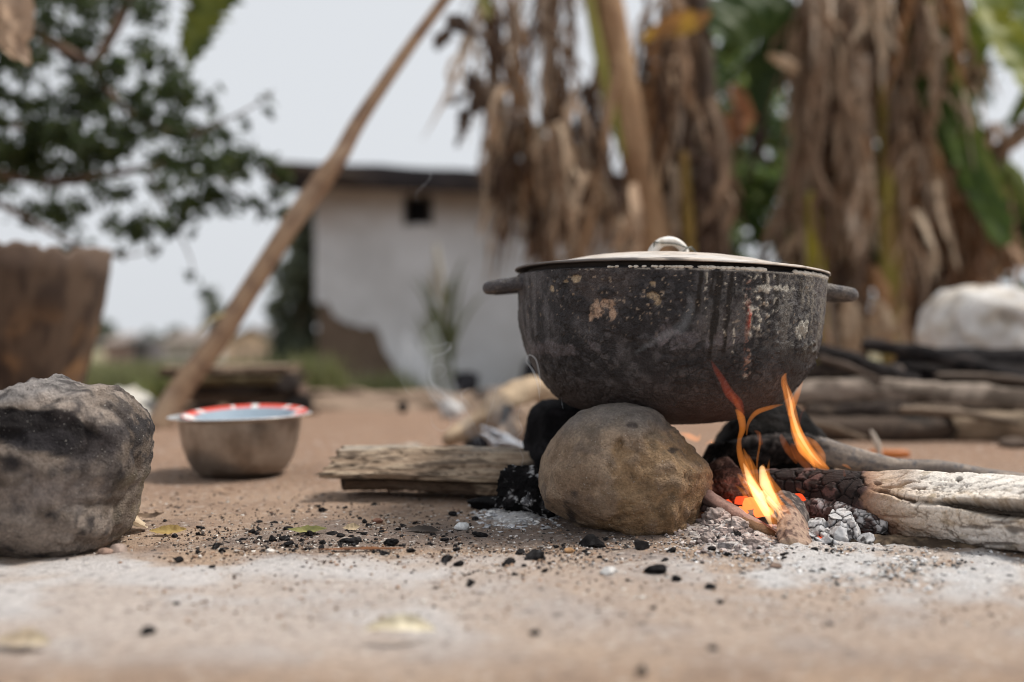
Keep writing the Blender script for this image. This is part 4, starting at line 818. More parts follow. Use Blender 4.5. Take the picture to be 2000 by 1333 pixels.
o = solid('orange_scrap', V + np.array(((1738 - 1000) / F_PX * 1.86, 1.86, gz(.7, 1.86) - .002)), F, M_PLASTIC, 'orange plastic scrap on the dirt behind the grey branch', 'plastic scrap')
bv_ = o.modifiers.new('bevel', 'BEVEL'); bv_.width = .003; bv_.segments = 2
p0 = W(1712, 866, 1.75)
V, F, u, an = tube([p0 + np.array((-.01, 0, .022)), p0, p0 + np.array((.008, 0, -.03))], [.002, .006, .003], 10, 16, amp=.2); V[:, 2] = np.maximum(V[:, 2], .002)
solid('wood_chip', V, F, M_WOOD, 'pale upright chip behind the grey branch beside the orange scrap', 'chip', col=(.5, .44, .38))

# ------------------------------------------------------------------ the hut
hut = thing('mud_hut', 'low mud hut with peeling white plaster and a dark roof beyond the smoke', 'hut', (-.6, 8.2, -.27))
def hpart(name, V, F, m, col=None, smooth=False):
    return link(name, mkmesh(name, np.asarray(V, float) - np.array(hut.location), F, col, smooth), m, hut)
HX0, HX1, HY0, HY1 = -1.60, 1.15, 8.2, 10.8
V, F = box(HX0, HX1, HY0, HY1, -.45, 1.56)
wall = hpart('wall', V, F, M_MUD, np.tile((.145, .11, .085), (8, 1)))
# plaster coat: a 2.5 cm thick sheet with a broken lower-left edge
edge_px = [(612, 585), (640, 598), (652, 612), (668, 628), (700, 640), (725, 634), (742, 652), (752, 690), (770, 712), (790, 740), (800, 772), (808, 800)]
ez = np.array([W(x, y, HY0) for x, y in edge_px])
nx, nz = 120, 70; xs = np.linspace(HX0 - .02, HX1 + .02, nx); Vp = []
bot = np.where(xs < ez[-1, 0], np.interp(xs, ez[:, 0], ez[:, 2]), -.5) + .07 * fbm(np.stack([xs, 0 * xs, 0 * xs], 1), 9, 4, 7) * (xs < ez[-1, 0])
top = 1.57
tz = np.linspace(0, 1, nz)
XX = np.repeat(xs[:, None], nz, 1); ZZ = bot[:, None] * (1 - tz) + top * tz
Vf = np.stack([XX, np.full_like(XX, HY0 - .028), ZZ], -1).reshape(-1, 3); Vb = Vf + np.array((0, .026, 0))
vx = np.array([W(792, 395, HY0)[0], W(842, 395, HY0)[0]]); vz = np.array([W(0, 442, HY0)[2], W(0, 388, HY0)[2]])
Fq = gridF(nx, nz); cen = Vf[Fq].mean(1); keep = ~((cen[:, 0] > vx[0]) & (cen[:, 0] < vx[1]) & (cen[:, 2] > vz[0]) & (cen[:, 2] < vz[1]))
Fk = Fq[keep]; N = len(Vf); i0 = np.arange(nx - 1) * nz
rim = np.stack([i0, i0 + nz, i0 + nz + N, i0 + N], 1); j0 = np.arange(nz - 1); rim2 = np.stack([j0, j0 + 1, j0 + 1 + N, j0 + N], 1); k0 = (nx - 1) * nz + j0; rim3 = np.stack([k0, k0 + 1, k0 + 1 + N, k0 + N], 1)
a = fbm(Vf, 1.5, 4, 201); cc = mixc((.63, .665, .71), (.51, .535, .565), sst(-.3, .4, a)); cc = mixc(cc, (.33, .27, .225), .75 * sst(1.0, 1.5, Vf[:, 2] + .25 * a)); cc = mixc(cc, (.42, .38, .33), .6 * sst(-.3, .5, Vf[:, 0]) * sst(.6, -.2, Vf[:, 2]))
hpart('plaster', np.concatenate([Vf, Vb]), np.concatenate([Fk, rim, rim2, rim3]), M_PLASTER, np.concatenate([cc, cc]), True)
V, F = box(vx[0] - .03, vx[1] + .03, HY0 + .002, HY0 + .02, vz[0] - .03, vz[1] + .03); hpart('vent', V - np.array((0, .012, 0)), F, M_CHAR, np.tile((.008, .008, .010), (8, 1)))  # near-black panel, the shade inside the vent opening painted as its colour
V, F, cc = join([(*box(vx[0] - .012, vx[0] + .01, HY0 - .05, HY0 - .004, vz[0], vz[1] + .012), (.09, .085, .085)), (*box(vx[1] - .01, vx[1] + .012, HY0 - .05, HY0 - .004, vz[0], vz[1] + .012), (.09, .085, .085)), (*box(vx[0] + .0105, vx[1] - .0105, HY0 - .05, HY0 - .004, vz[1] - .01, vz[1] + .012), (.09, .085, .085))])
hpart('vent_frame', V, F, M_WOOD, cc)
# roof: a dark sheet sagging to the right, deep at the eave
nx = 60; xs = np.linspace(-1.92, 1.4, nx); rows = []
for yy, zz in ((7.78, 1.45), (7.75, 1.52), (7.76, 1.625), (9.2, 1.68), (11.2, 1.60), (11.2, 1.5), (9.2, 1.58), (7.9, 1.52)):
    sag = -.095 * np.clip((xs + 1.9) / 2.2, 0, 1) * (1 if zz > 1.6 else 1.1) + .012 * fbm(np.stack([xs, 0 * xs + yy, 0 * xs + zz], 1), 4, 3, 5)
    rows.append(np.stack([xs, np.full(nx, yy), zz + sag], 1))
V = np.stack(rows, 1).reshape(-1, 3); k = len(rows); F = gridF(nx, k, False, True)
Vc = np.concatenate([V, V[:k].mean(0)[None], V[-k:].mean(0)[None]]); j = np.arange(k); caps = np.concatenate([np.stack([np.full(k, nx * k), j, (j + 1) % k], 1), np.stack([np.full(k, nx * k + 1), (nx - 1) * k + (j + 1) % k, (nx - 1) * k + j], 1)])
hpart('roof', Vc, [F, caps], M_ROOF, mixc((.030, .028, .032), (.05, .042, .040), sst(-.3, .4, fbm(Vc, 5, 3, 3))))
V, F, u, an = tube([W(505, 316, 7.7), W(560, 326, 7.72), W(640, 338, 7.74), W(700, 346, 7.75)], [.022, .035, .036, .034], 12, 30, amp=.15, seed=5)
hpart('roof_pole', V, F, M_WOOD, np.tile((.055, .042, .034), (len(V), 1)), True)

# ------------------------------------------------------------------ vegetation
def ribbon(P, ws, side, n=22, k=5, fold=.25, crumple=.15, seed=0, tear=.25, cup=0):
    """a leaf blade along a path: k points across, folded along the midrib, crumpled, its edges torn"""
    P = resample(P, n); w = np.interp(np.linspace(0, 1, n), np.linspace(0, 1, len(ws)), ws)
    T = np.gradient(P, axis=0); T /= np.linalg.norm(T, axis=1)[:, None] + 1e-9
    S = np.asarray(side, float); S = np.repeat(S[None], n, 0) if S.ndim == 1 else S
    S = S - T * (S * T).sum(1)[:, None]; S /= np.linalg.norm(S, axis=1)[:, None] + 1e-9
    N = np.cross(T, S); rg = np.random.default_rng(seed); v = np.linspace(-1, 1, k); out = []
    el = 1 + tear * rg.normal(size=n).clip(-1.6, 1); er = 1 + tear * rg.normal(size=n).clip(-1.6, 1)
    ph = rg.uniform(0, 9)
    for j, x in enumerate(v):
        ww = w * np.where(x < 0, el, er) * .5
        nz = fbm(np.stack([np.arange(n) * .35 + ph, np.full(n, x * 1.3), np.full(n, ph)], 1), 1, 2, seed % 97)
        out.append(P + S * (ww * x)[:, None] + N * (w * (fold * abs(x) + cup * x * x + crumple * nz * 2))[:, None])
    V = np.stack(out, 1).reshape(-1, 3)
    return V, gridF(n, k)
def put(parent, name, V, F, m, colr, smooth=True):
    return link(name, mkmesh(name, V - np.array(parent.location), F, colr, smooth), m, parent)
PAL = [(.38, .275, .19), (.27, .185, .125), (.14, .09, .062), (.46, .37, .29), (.34, .24, .165), (.075, .048, .036), (.52, .41, .30), (.31, .175, .09), (.21, .145, .10)]
PAL = [tuple(1.15 * v for v in c_) for c_ in PAL]
def dead_leaf(parent, rg, x, y, Y, Lp, wp, outx, seed, pal=PAL, pw=None):
    """a withered leaf: a bent midrib from which torn papery strips hang"""
    s = Y / F_PX; A = W(x, y, Y); th = rg.uniform(0, 2 * PI)
    o = np.array((outx + rg.normal() * .3, -abs(rg.normal()) * .6, 0)); e = s * rg.uniform(10, 80) * (1.8 if rg.random() < .2 else 1); L = Lp * s * (rg.uniform(.5, .8) if rg.random() < .3 else 1); t = np.linspace(0, 1, 9)[:, None]
    dr = np.array((rg.normal() * .12, rg.normal() * .12, 0))
    P = A + o * e * np.sin(np.minimum(t * 3, 1) * PI / 2) + np.array((0, 0, .4 * e)) * np.sin(np.minimum(t * 4, 1) * PI) - np.array((0, 0, L)) * t ** 1.2 + dr * L * t ** 2
    w = wp * s; i = rg.choice(len(pal), p=pw); c = np.array(pal[i]) * rg.uniform(.8, 1.2); out = []
    V, F = ribbon(P, np.array([.5, .9, 1, .8, .9, .6, .7, .4, .1]) * w * .55, (math.cos(th), .5 * math.sin(th), 0), 16, 4, rg.uniform(.1, .5), .06, seed, .35)
    out.append((V, F, np.repeat((c * rg.uniform(.7, 1.0))[None], len(V), 0)))
    V, F, u, an = tube(P[:6], [.004, .003, .002], 5, 10); out.append((V, F, np.repeat((c * 1.15)[None], len(V), 0)))
    PP = resample(P, 40)
    for k in range(int(rg.integers(4, 8))):
        st = PP[int(rg.uniform(0, 24))]; l = L * rg.uniform(.25, .6); d = np.array((rg.normal() * .24, rg.normal() * .24, -1)); tt = np.linspace(0, 1, 6)[:, None]
        b = np.array((rg.normal(), rg.normal(), 0)) * l * .10
        Q = st + d * l * tt + b * np.sin(tt * PI * rg.uniform(.8, 1.8)); a = rg.uniform(0, PI); sw = w * rg.uniform(.18, .55)
        sdv = np.stack([np.cos(a + tt[:, 0] * rg.normal() * 1.2), np.sin(a + tt[:, 0] * rg.normal() * .6) * .6, 0 * tt[:, 0]], 1); sdv = resample(sdv, 11, False)
        V, F = ribbon(Q, np.array([.4, 1, .9, .8, .6, .08]) * sw, sdv, 11, 3, rg.uniform(-.3, .3), .05, seed + k, .3)
        cc = c * rg.uniform(.55, 1.35); out.append((V, F, np.repeat(cc[None], len(V), 0) * (1 + .25 * fbm(V, 14, 2, seed % 31))[:, None]))
    V, F, cc = join(out); put(parent, 'dead_leaf', V, F, M_DRY, cc)
def stem(parent, pts, Ypx, ws, c1, c2, seed, name='stem', nseg=20, amp=.10):
    V, F, u, an = tube([W(x, y, Ypx) for x, y in pts], [w * .5 * Ypx / F_PX for w in ws], nseg, 70, amp=amp, seed=seed)
    put(parent, name, V, F, M_STEM, mixc(c1, c2, sst(-.3, .4, fbm(V * np.array((1, 1, .3)), 18, 4, seed))))
def blade(parent, pts, ws, Y0, Y1, c1, c2, seed, name='green_leaf', m=None, side=(1, .25, .15), n=40, k=9, fold=.12, tear=.12, crumple=.05):
    kk = len(pts); P = [W(x, y, Y0 + (Y1 - Y0) * i / (kk - 1)) for i, (x, y) in enumerate(pts)]
    V, F = ribbon(P, [w * .5 * (Y0 + Y1) / F_PX for w in ws], side, n, k, fold, crumple, seed, tear)
    a = fbm(V, 10, 3, seed); put(parent, name, V, F, m or M_LEAF, mixc(c1, c2, sst(-.2, .3, a)))
rg = np.random.default_rng(11)
YL = 4.2
ban1 = thing('banana_plant', 'banana plant hung with brown dead leaves between the hut and the pot', 'banana plant', (W(1290, 700, YL)[0], YL, gz(.6, YL) - .03))
stem(ban1, [(1165, -130), (1188, 0), (1212, 140), (1240, 290), (1268, 420), (1296, 540), (1318, 790)], YL - .05, [48, 56, 62, 66, 70, 76, 90], (.36, .235, .135), (.24, .14, .075), 3)
stem(ban1, [(1345, -130), (1352, 100), (1362, 330), (1380, 560), (1395, 800)], YL + .25, [70, 80, 90, 105, 120], (.10, .066, .045), (.05, .033, .025), 4)
stem(ban1, [(1207, 120), (1180, 270), (1150, 420), (1122, 560)], YL - .12, [14, 20, 22, 16], (.37, .245, .15), (.25, .155, .09), 5, 'leaf_stalk', 12)
stem(ban1, [(1140, -90), (1152, 10), (1172, 110), (1195, 215), (1218, 310)], YL - .1, [16, 22, 24, 22, 8], (.20, .22, .045), (.27, .25, .07), 6, 'leaf_stalk', 12)
stem(ban1, [(1335, 300), (1345, 420), (1352, 560)], YL - .1, [16, 22, 18], (.26, .18, .05), (.20, .12, .04), 7, 'leaf_stalk', 12)
stem(ban1, [(985, -60), (1005, 120), (1000, 300), (985, 440)], YL + .1, [16, 22, 20, 16], (.24, .16, .11), (.15, .10, .07), 9, 'leaf_stalk', 12)
stem(ban1, [(1090, -80), (1075, 120), (1085, 330), (1070, 560)], YL + .15, [24, 30, 30, 24], (.17, .11, .075), (.10, .066, .048), 10, 'leaf_stalk', 12)
sd = 1000
def many(parent, n, xr, yr, Yr, Lr, wr, ox, **k):
    global sd
    for _ in range(n):
        sd += 1; dead_leaf(parent, rg, rg.uniform(*xr), rg.uniform(*yr), rg.uniform(*Yr), rg.uniform(*Lr), rg.uniform(*wr), ox, sd, **k)
many(ban1, 14, (955, 1040), (-140, 60), (4.0, 4.5), (260, 420), (12, 30), -.3)
many(ban1, 13, (1040, 1150), (-140, -20), (4.1, 4.5), (180, 360), (12, 26), 0)
many(ban1, 36, (950, 1110), (190, 320), (4.0, 4.5), (120, 270), (14, 44), -.2)
many(ban1, 30, (1090, 1180), (120, 320), (4.0, 4.5), (180, 330), (12, 40), -.1)
many(ban1, 16, (970, 1170), (300, 430), (4.1, 4.5), (120, 240), (10, 30), 0)
many(ban1, 26, (1255, 1330), (-60, 200), (4.1, 4.6), (220, 420), (14, 42), .3)
many(ban1, 44, (1290, 1380), (180, 380), (4.1, 4.7), (180, 300), (16, 46), .4, pal=PAL, pw=np.array([1, 2, 3, 1, 1.5, 3, .6, 1.5, 2]) / 15.6)
many(ban1, 10, (1140, 1260), (330, 440), (4.0, 4.4), (120, 200), (20, 44), 0)
for pts, ws in (([(1000, 110), (960, 75), (915, 55), (885, 40), (862, 75), (852, 100)], [10, 14, 22, 40, 30, 6]), ([(885, 45), (880, 70), (862, 95)], [20, 16, 4]), ([(975, 230), (945, 175), (925, 150), (905, 185), (872, 205)], [30, 40, 34, 22, 3]), ([(950, 190), (915, 215), (905, 250), (890, 290)], [30, 30, 24, 3])):
    blade(ban1, pts, ws, 3.95, 3.9, (.12, .085, .062), (.07, .05, .04), int(ws[0]) + 60, 'dead_leaf', M_DRY, (.5, .2, .8), 24, 5, .3, .3, .2)
blade(ban1, [(1255, 80), (1290, 62), (1330, 50), (1365, 42), (1392, 24)], [8, 40, 56, 44, 3], 4.0, 3.9, (.50, .30, .045), (.30, .15, .05), 71, 'yellow_leaf', M_LEAF, (.1, .2, 1), 24, 7, .15, .06)
blade(ban1, [(935, -30), (948, 10), (955, 40)], [40, 30, 3], 4.0, 3.95, (.13, .15, .03), (.2, .19, .05), 72, 'green_leaf')

YR = 4.45
ban2 = thing('banana_plant', 'big banana clump at the right, tan dead leaves hanging round yellow-green stems', 'banana plant', (W(1720, 700, YR)[0], YR, gz(1.6, YR) - .03))
stem(ban2, [(1655, -130), (1658, 200), (1650, 500), (1645, 800)], YR + .1, [80, 90, 96, 110], (.20, .14, .095), (.10, .068, .05), 13)
stem(ban2, [(1810, -130), (1800, 200), (1790, 500), (1775, 800)], YR + .1, [90, 96, 100, 120], (.16, .105, .075), (.07, .047, .036), 14)
stem(ban2, [(1722, 170), (1728, 290), (1738, 430), (1742, 640), (1745, 800)], YR - .18, [14, 24, 40, 46, 50], (.30, .26, .06), (.25, .16, .07), 15)
stem(ban2, [(1585, 380), (1592, 480), (1598, 600), (1602, 800)], YR - .2, [20, 36, 38, 42], (.34, .30, .035), (.20, .16, .03), 16)
stem(ban2, [(1550, 520), (1560, 640), (1570, 800)], YR - .1, [16, 26, 30], (.22, .17, .04), (.12, .09, .03), 17, 'leaf_stalk')
stem(ban2, [(1880, 260), (1890, 430), (1890, 700), (1885, 800)], YR, [30, 50, 56, 60], (.22, .13, .08), (.12, .075, .05), 18)
LT = np.array([2, 1.6, 1.2, 3, 2, .8, 2.6, .8, 1.4]); LT = LT / LT.sum()
many(ban2, 64, (1560, 1720), (-150, 120), (4.2, 4.7), (160, 320), (16, 60), -.1, pw=LT)
many(ban2, 30, (1720, 1860), (-150, 100), (4.2, 4.7), (180, 340), (16, 52), .1)
many(ban2, 46, (1560, 1700), (120, 380), (4.15, 4.7), (140, 260), (16, 56), -.1, pw=LT)
many(ban2, 46, (1740, 1890), (120, 400), (4.15, 4.7), (140, 260), (14, 46), .15)
many(ban2, 26, (1840, 1950), (260, 430), (4.2, 4.6), (120, 220), (26, 52), .3, pal=[(.26, .15, .085), (.18, .11, .07), (.32, .22, .15)])
many(ban2, 30, (1540, 1900), (400, 560), (4.2, 4.7), (100, 200), (20, 50), 0)
many(ban2, 6, (1500, 1580), (80, 420), (4.5, 4.9), (140, 260), (26, 56), -.2, pal=[(.10, .068, .05), (.07, .05, .04), (.2, .14, .1)])
for pts, ws in (([(1660, 700), (1672, 650), (1664, 610), (1652, 575)], [44, 50, 40, 8]), ([(1742, 690), (1735, 650), (1722, 615), (1712, 585)], [60, 62, 48, 10]), ([(1778, 690), (1765, 640), (1772, 600)], [20, 24, 8]), ([(1560, 135), (1530, 120), (1500, 108)], [18, 24, 6])):
    blade(ban2, pts, ws, YR - .45, YR - .5, (.46, .36, .26), (.33, .24, .16), int(pts[0][0]), 'dead_leaf', M_DRY, (1, .2, .1), 20, 5, .25, .12, .08)
blade(ban2, [(1575, 40), (1530, 20), (1480, 12), (1440, 40), (1415, 85), (1404, 120)], [40, 110, 130, 120, 70, 4], YR - .1, YR - .3, (.04, .075, .02), (.065, .10, .025), 81, side=(.35, .3, 1))
blade(ban2, [(1560, 60), (1520, 90), (1490, 150), (1480, 230)], [30, 90, 90, 5], YR, YR - .1, (.028, .048, .016), (.045, .07, .02), 82, side=(.8, .3, .5))
blade(ban2, [(1760, -60), (1800, 60), (1842, 180), (1888, 300), (1935, 400), (1965, 480)], [60, 84, 88, 80, 66, 24], YR, YR - .5, (.09, .15, .025), (.05, .09, .02), 83, side=(1, -.3, .35))
blade(ban2, [(1790, -90), (1830, 50), (1873, 170), (1918, 290), (1962, 390)], [5, 12, 13, 13, 10], YR - .04, YR - .52, (.16, .19, .04), (.12, .15, .03), 84, 'leaf_midrib', side=(1, -.3, .35), fold=.4)
blade(ban2, [(1895, -90), (1925, 0), (1962, 75), (2010, 150), (2060, 230)], [50, 70, 80, 76, 50], YR - .2, YR - .6, (.26, .28, .03), (.15, .20, .03), 85, side=(1, -.2, -.3))
blade(ban2, [(2010, -60), (2005, 40), (2030, 150)], [70, 80, 60], YR, YR - .2, (.11, .16, .03), (.07, .11, .02), 86)
blade(ban2, [(1990, -80), (1945, 10), (1915, 80), (1905, 130)], [60, 76, 60, 6], YR - .1, YR - .2, (.24, .28, .03), (.14, .20, .03), 96, side=(1, -.2, .3))
blade(ban2, [(1850, 230), (1880, 300), (1915, 380), (1935, 470)], [30, 56, 56, 10], YR - .3, YR - .35, (.12, .19, .035), (.08, .13, .03), 97, side=(1, .2, .2))
blade(ban2, [(2050, 440), (1995, 360), (1970, 330), (1950, 340)], [50, 60, 40, 4], YR - .2, YR - .3, (.16, .20, .04), (.10, .14, .03), 98, side=(.3, .2, 1))
blade(ban2, [(1960, 240), (1985, 230), (2030, 170), (2080, 120)], [6, 40, 60, 50], YR - .1, YR - .3, (.13, .15, .025), (.07, .10, .02), 87, side=(.3, .2, 1))
blade(ban2, [(1955, 300), (1990, 262), (2040, 240)], [10, 50, 50], YR - .1, YR - .3, (.30, .21, .15), (.2, .14, .1), 88, 'dead_leaf', M_DRY, side=(.3, .2, 1))

def leafcloud(centres, n, size, cols, seed, spread=1.0, squash=.8, droop=.4):
    """many small folded leaves spread through ellipsoidal clumps (centre, radius)"""
    rg = np.random.default_rng(seed); cw = np.array([c[1] ** 2 for c in centres]); cw /= cw.sum()
    i = rng_i = rg.choice(len(centres), n, p=cw); ctr = np.array([c[0] for c in centres])[i]; rad = np.array([c[1] for c in centres])[i]
    d = rg.normal(size=(n, 3)); d /= np.linalg.norm(d, axis=1)[:, None]; d *= (rg.random(n) ** .45)[:, None]; d[:, 2] *= squash
    P = ctr + d * rad[:, None] * spread
    T = rg.normal(size=(n, 3)); T[:, 2] -= droop; T /= np.linalg.norm(T, axis=1)[:, None]
    S = np.cross(T, rg.normal(size=(n, 3))); S /= np.linalg.norm(S, axis=1)[:, None] + 1e-9; N = np.cross(T, S)
    L = size * rg.uniform(.6, 1.3, n)[:, None]; w = L * rg.uniform(.22, .34, n)[:, None]
    V = np.stack([P, P + T * L * .45 + S * w + N * w * .4, P + T * L, P + T * L * .45 - S * w + N * w * .4], 1).reshape(-1, 3)
    b = np.arange(n) * 4; F = np.concatenate([np.stack([b, b + 1, b + 2], 1), np.stack([b, b + 2, b + 3], 1)])
    cols = np.array(cols); cc = cols[rg.integers(len(cols), size=n)] * rg.uniform(.7, 1.3, n)[:, None]
    return V, F, np.repeat(cc, 4, 0)
GREEN = [(.035, .055, .018), (.045, .07, .02), (.028, .045, .016), (.07, .09, .025), (.04, .055, .024)]
# broad-leaved tree at the left, its crown overhanging the yard
tree = thing('broadleaf_tree', 'dark leafy tree whose branches hang in from the top left', 'tree', (-3.1, 3.9, gz(-3.1, 3.9)))
tl = np.array(tree.location)
V, F, u, an = tube([tl, tl + (.1, 0, .7), tl + (.25, -.05, 1.4), tl + (.5, -.1, 2.2), tl + (.8, -.1, 3.0)], [.16, .13, .12, .10, .06], 24, 60, amp=.1, seed=5)
put(tree, 'trunk', V, F, M_BARK, mixc((.13, .095, .07), (.07, .05, .04), sst(-.3, .4, fbm(V, 9, 4, 5))))
brs = [([(-700, 420, 3.85), (-300, 350, 3.7), (-40, 338, 3.6), (120, 355, 3.55), (280, 330, 3.5), (430, 312, 3.48), (520, 320, 3.46), (560, 330, 3.45)], [.05, .035, .022, .016, .012, .009, .006, .003]),
       ([(-600, -200, 3.6), (-200, -60, 3.4), (0, 25, 3.3), (70, 62, 3.28), (130, 100, 3.26), (183, 126, 3.25)], [.05, .04, .03, .022, .018, .016]),
       ([(183, 126, 3.25), (205, 92, 3.27), (235, 35, 3.3), (262, -40, 3.33)], [.016, .017, .018, .018]),
       ([(183, 126, 3.25), (215, 180, 3.24), (270, 230, 3.22), (360, 262, 3.2), (430, 240, 3.2), (500, 205, 3.2), (530, 180, 3.2)], [.012, .009, .008, .006, .004, .003, .002]),
       ([(-300, 200, 3.7), (0, 240, 3.6), (150, 270, 3.55), (260, 310, 3.5)], [.03, .018, .012, .006]), ([(-100, 350, 3.5), (40, 420, 3.4), (150, 480, 3.35), (240, 500, 3.3), (310, 485, 3.3)], [.02, .010, .006, .004, .002]),
       ([(280, 330, 3.5), (330, 420, 3.45), (370, 500, 3.4), (378, 545, 3.4)], [.008, .005, .003, .001]), ([(400, 315, 3.48), (440, 360, 3.45), (500, 400, 3.42), (520, 430, 3.4)], [.006, .004, .003, .001]), ([(500, 320, 3.46), (540, 360, 3.44), (555, 420, 3.43)], [.004, .003, .001])]
for pts, rad in brs:
    V, F, u, an = tube([W(*p) for p in pts], rad, 10, 50, amp=.12, seed=len(pts))
    put(tree, 'branch', V, F, M_BARK, mixc((.17, .115, .085), (.09, .062, .048), sst(-.3, .4, fbm(V, 14, 3, 5))))
poly = np.array([(-120, -80), (330, -80), (300, 40), (330, 130), (390, 225), (440, 275), (470, 320), (420, 390), (330, 440), (250, 470), (150, 465), (60, 440), (-20, 400), (-120, 380)], float)
def inpoly(x, y, P):
    r = False; j = len(P) - 1
    for i in range(len(P)):
        if (P[i, 1] > y) != (P[j, 1] > y) and x < (P[j, 0] - P[i, 0]) * (y - P[i, 1]) / (P[j, 1] - P[i, 1]) + P[i, 0]: r = not r
        j = i
    return r
rt = np.random.default_rng(21); cl_ = []
while len(cl_) < 270:
    x, y = rt.uniform(-120, 470), rt.uniform(-80, 470)
    if inpoly(x, y, poly) and (rt.random() < .9 if y < 330 else rt.random() < .55): cl_.append((W(x, y, rt.uniform(3.05, 4.0)), rt.uniform(.026, .068)))
for x, y, r in ((490, 300, .04), (520, 318, .05), (470, 330, .05), (555, 335, .04), (540, 375, .05), (550, 410, .035), (500, 400, .045), (450, 400, .05), (415, 380, .06), (520, 190, .028), (440, 178, .022), (375, 540, .03), (385, 450, .02), (235, 490, .03), (300, 488, .028), (190, 500, .035), (150, 480, .05), (330, 445, .04), (375, 180, .06), (340, 140, .05), (420, 260, .07), (410, 570, .02), (520, 215, .02), (480, 240, .03), (405, 200, .04)): cl_.append((W(x, y, 3.4), r))
V, F, cc = leafcloud(cl_, 10800, .036, GREEN, 22)
o = put(tree, 'crown', V, F, M_LEAF, cc, False)
blade(tree, [(8, -60), (30, 0), (44, 50), (40, 90), (58, 128)], [60, 62, 54, 40, 8], 2.3, 2.25, (.55, .42, .32), (.40, .29, .21), 91, 'dry_leaf', M_DRY, (.9, .2, .1), 24, 6, .4, .12, .16)
blade(tree, [(-30, -40), (-5, 40), (10, 85), (35, 118)], [50, 50, 36, 8], 2.3, 2.28, (.50, .38, .28), (.36, .26, .19), 92, 'dry_leaf', M_DRY, (.9, .3, .1), 24, 6, .4, .12, .16)
ban3 = thing('banana_leaf', 'green and yellow banana leaf tip hanging down beside the leafy tree', 'leaf', W(400, -160, 3.6))
blade(ban3, [(520, -190), (462, -90), (415, 0), (388, 70), (368, 128)], [60, 110, 100, 66, 12], 3.65, 3.55, (.13, .15, .02), (.07, .095, .02), 93, 'leaf_blade', side=(1, .2, .5), tear=.3)
blade(ban3, [(500, -200), (420, -80), (376, 15), (352, 95), (345, 128)], [6, 9, 8, 6, 2], 3.63, 3.54, (.16, .14, .06), (.12, .11, .05), 94, 'leaf_midrib', side=(1, .2, .5), fold=.4)

def shrub(name, label, cat, clumps, Y0, Y1, n, size, cols, seed, trunk=None, group=None, dr=.4):
    rg = np.random.default_rng(seed); cs = [(W(x, y, rg.uniform(Y0, Y1)), r * (Y0 + Y1) * .5 / F_PX) for x, y, r in clumps]
    cx = np.mean([c[0][0] for c in cs]); b = (cx, .5 * (Y0 + Y1), gz(cx, .5 * (Y0 + Y1)))
    t = thing(name, label, cat, b, group)
    tops = np.array([c[0] for c in cs]); tp = tops[np.argsort(-tops[:, 2])[:max(1, len(cs) // 3)]].mean(0)
    V, F, u, an = tube([b, np.array(b) * .6 + tp * .4, tp], [trunk or .03, (trunk or .03) * .8, (trunk or .03) * .3], 10, 20, amp=.1, seed=seed); put(t, 'trunk', V, F, M_BARK, np.array((.10, .075, .055)))
    V, F, cc = leafcloud(cs, n, size, cols, seed, 1.0, .9, dr); V[:, 2] = np.maximum(V[:, 2], -1.2); put(t, 'crown', V, F, M_LEAF, cc, False)
    return t
rs = np.random.default_rng(31)
HAZY = [(.19, .22, .15), (.15, .18, .13), (.24, .27, .17), (.12, .14, .11)]  # leaf greens greyed and lightened: the haze is painted into them
shrub('bush', 'grey-green bush growing against the left end of the hut', 'bush', [(585, 430, 40), (600, 480, 44), (580, 540, 50), (595, 600, 52), (570, 650, 50), (600, 690, 46), (560, 700, 40), (545, 600, 26), (615, 400, 24)], 8.9, 9.4, 2600, .10, HAZY, 41, .05)
def clumps(x0, x1, y0, y1, n, r0, r1): return [(rs.uniform(x0, x1), rs.uniform(y0, y1), rs.uniform(r0, r1)) for _ in range(n)]
DEEP = [(.07, .11, .05), (.12, .19, .06), (.17, .25, .07), (.055, .09, .065), (.23, .29, .08)]
shrub('tree', 'green tree seen in the gap between the two banana clumps', 'tree', clumps(1290, 1560, 105, 420, 34, 26, 60), 7.0, 8.2, 3600, .11, DEEP, 42, .07)
shrub('bush', 'bright green bush low in the gap between the two banana clumps', 'bush', clumps(1400, 1560, 350, 520, 16, 22, 50), 6.2, 6.8, 1500, .10, [(.09, .15, .035), (.06, .11, .03), (.14, .19, .05)], 43, .04)
shrub('tree', 'dark tree standing behind the right banana clump', 'tree', clumps(1560, 1900, 120, 560, 40, 36, 70), 7.4, 8.6, 3600, .12, [(.03, .05, .02), (.04, .065, .025), (.05, .08, .03)], 44, .08)
shrub('bush', 'green bush at the right edge beyond the sack', 'bush', clumps(1860, 2060, 330, 620, 22, 24, 54), 5.6, 6.4, 2200, .10, [(.07, .10, .03), (.05, .08, .025), (.11, .13, .04)], 45, .05)
blade(thing('dry_banana_leaf', 'rust-brown dead leaf caught in the green tree between the banana clumps', 'leaf', W(1440, 260, 6.4)), [(1428, 165), (1450, 220), (1425, 260), (1410, 300)], [10, 46, 56, 4], 6.4, 6.3, (.30, .13, .06), (.20, .09, .05), 95, 'leaf_blade', M_DRY, (.8, .2, .4), 20, 5, .3, .2, .15)

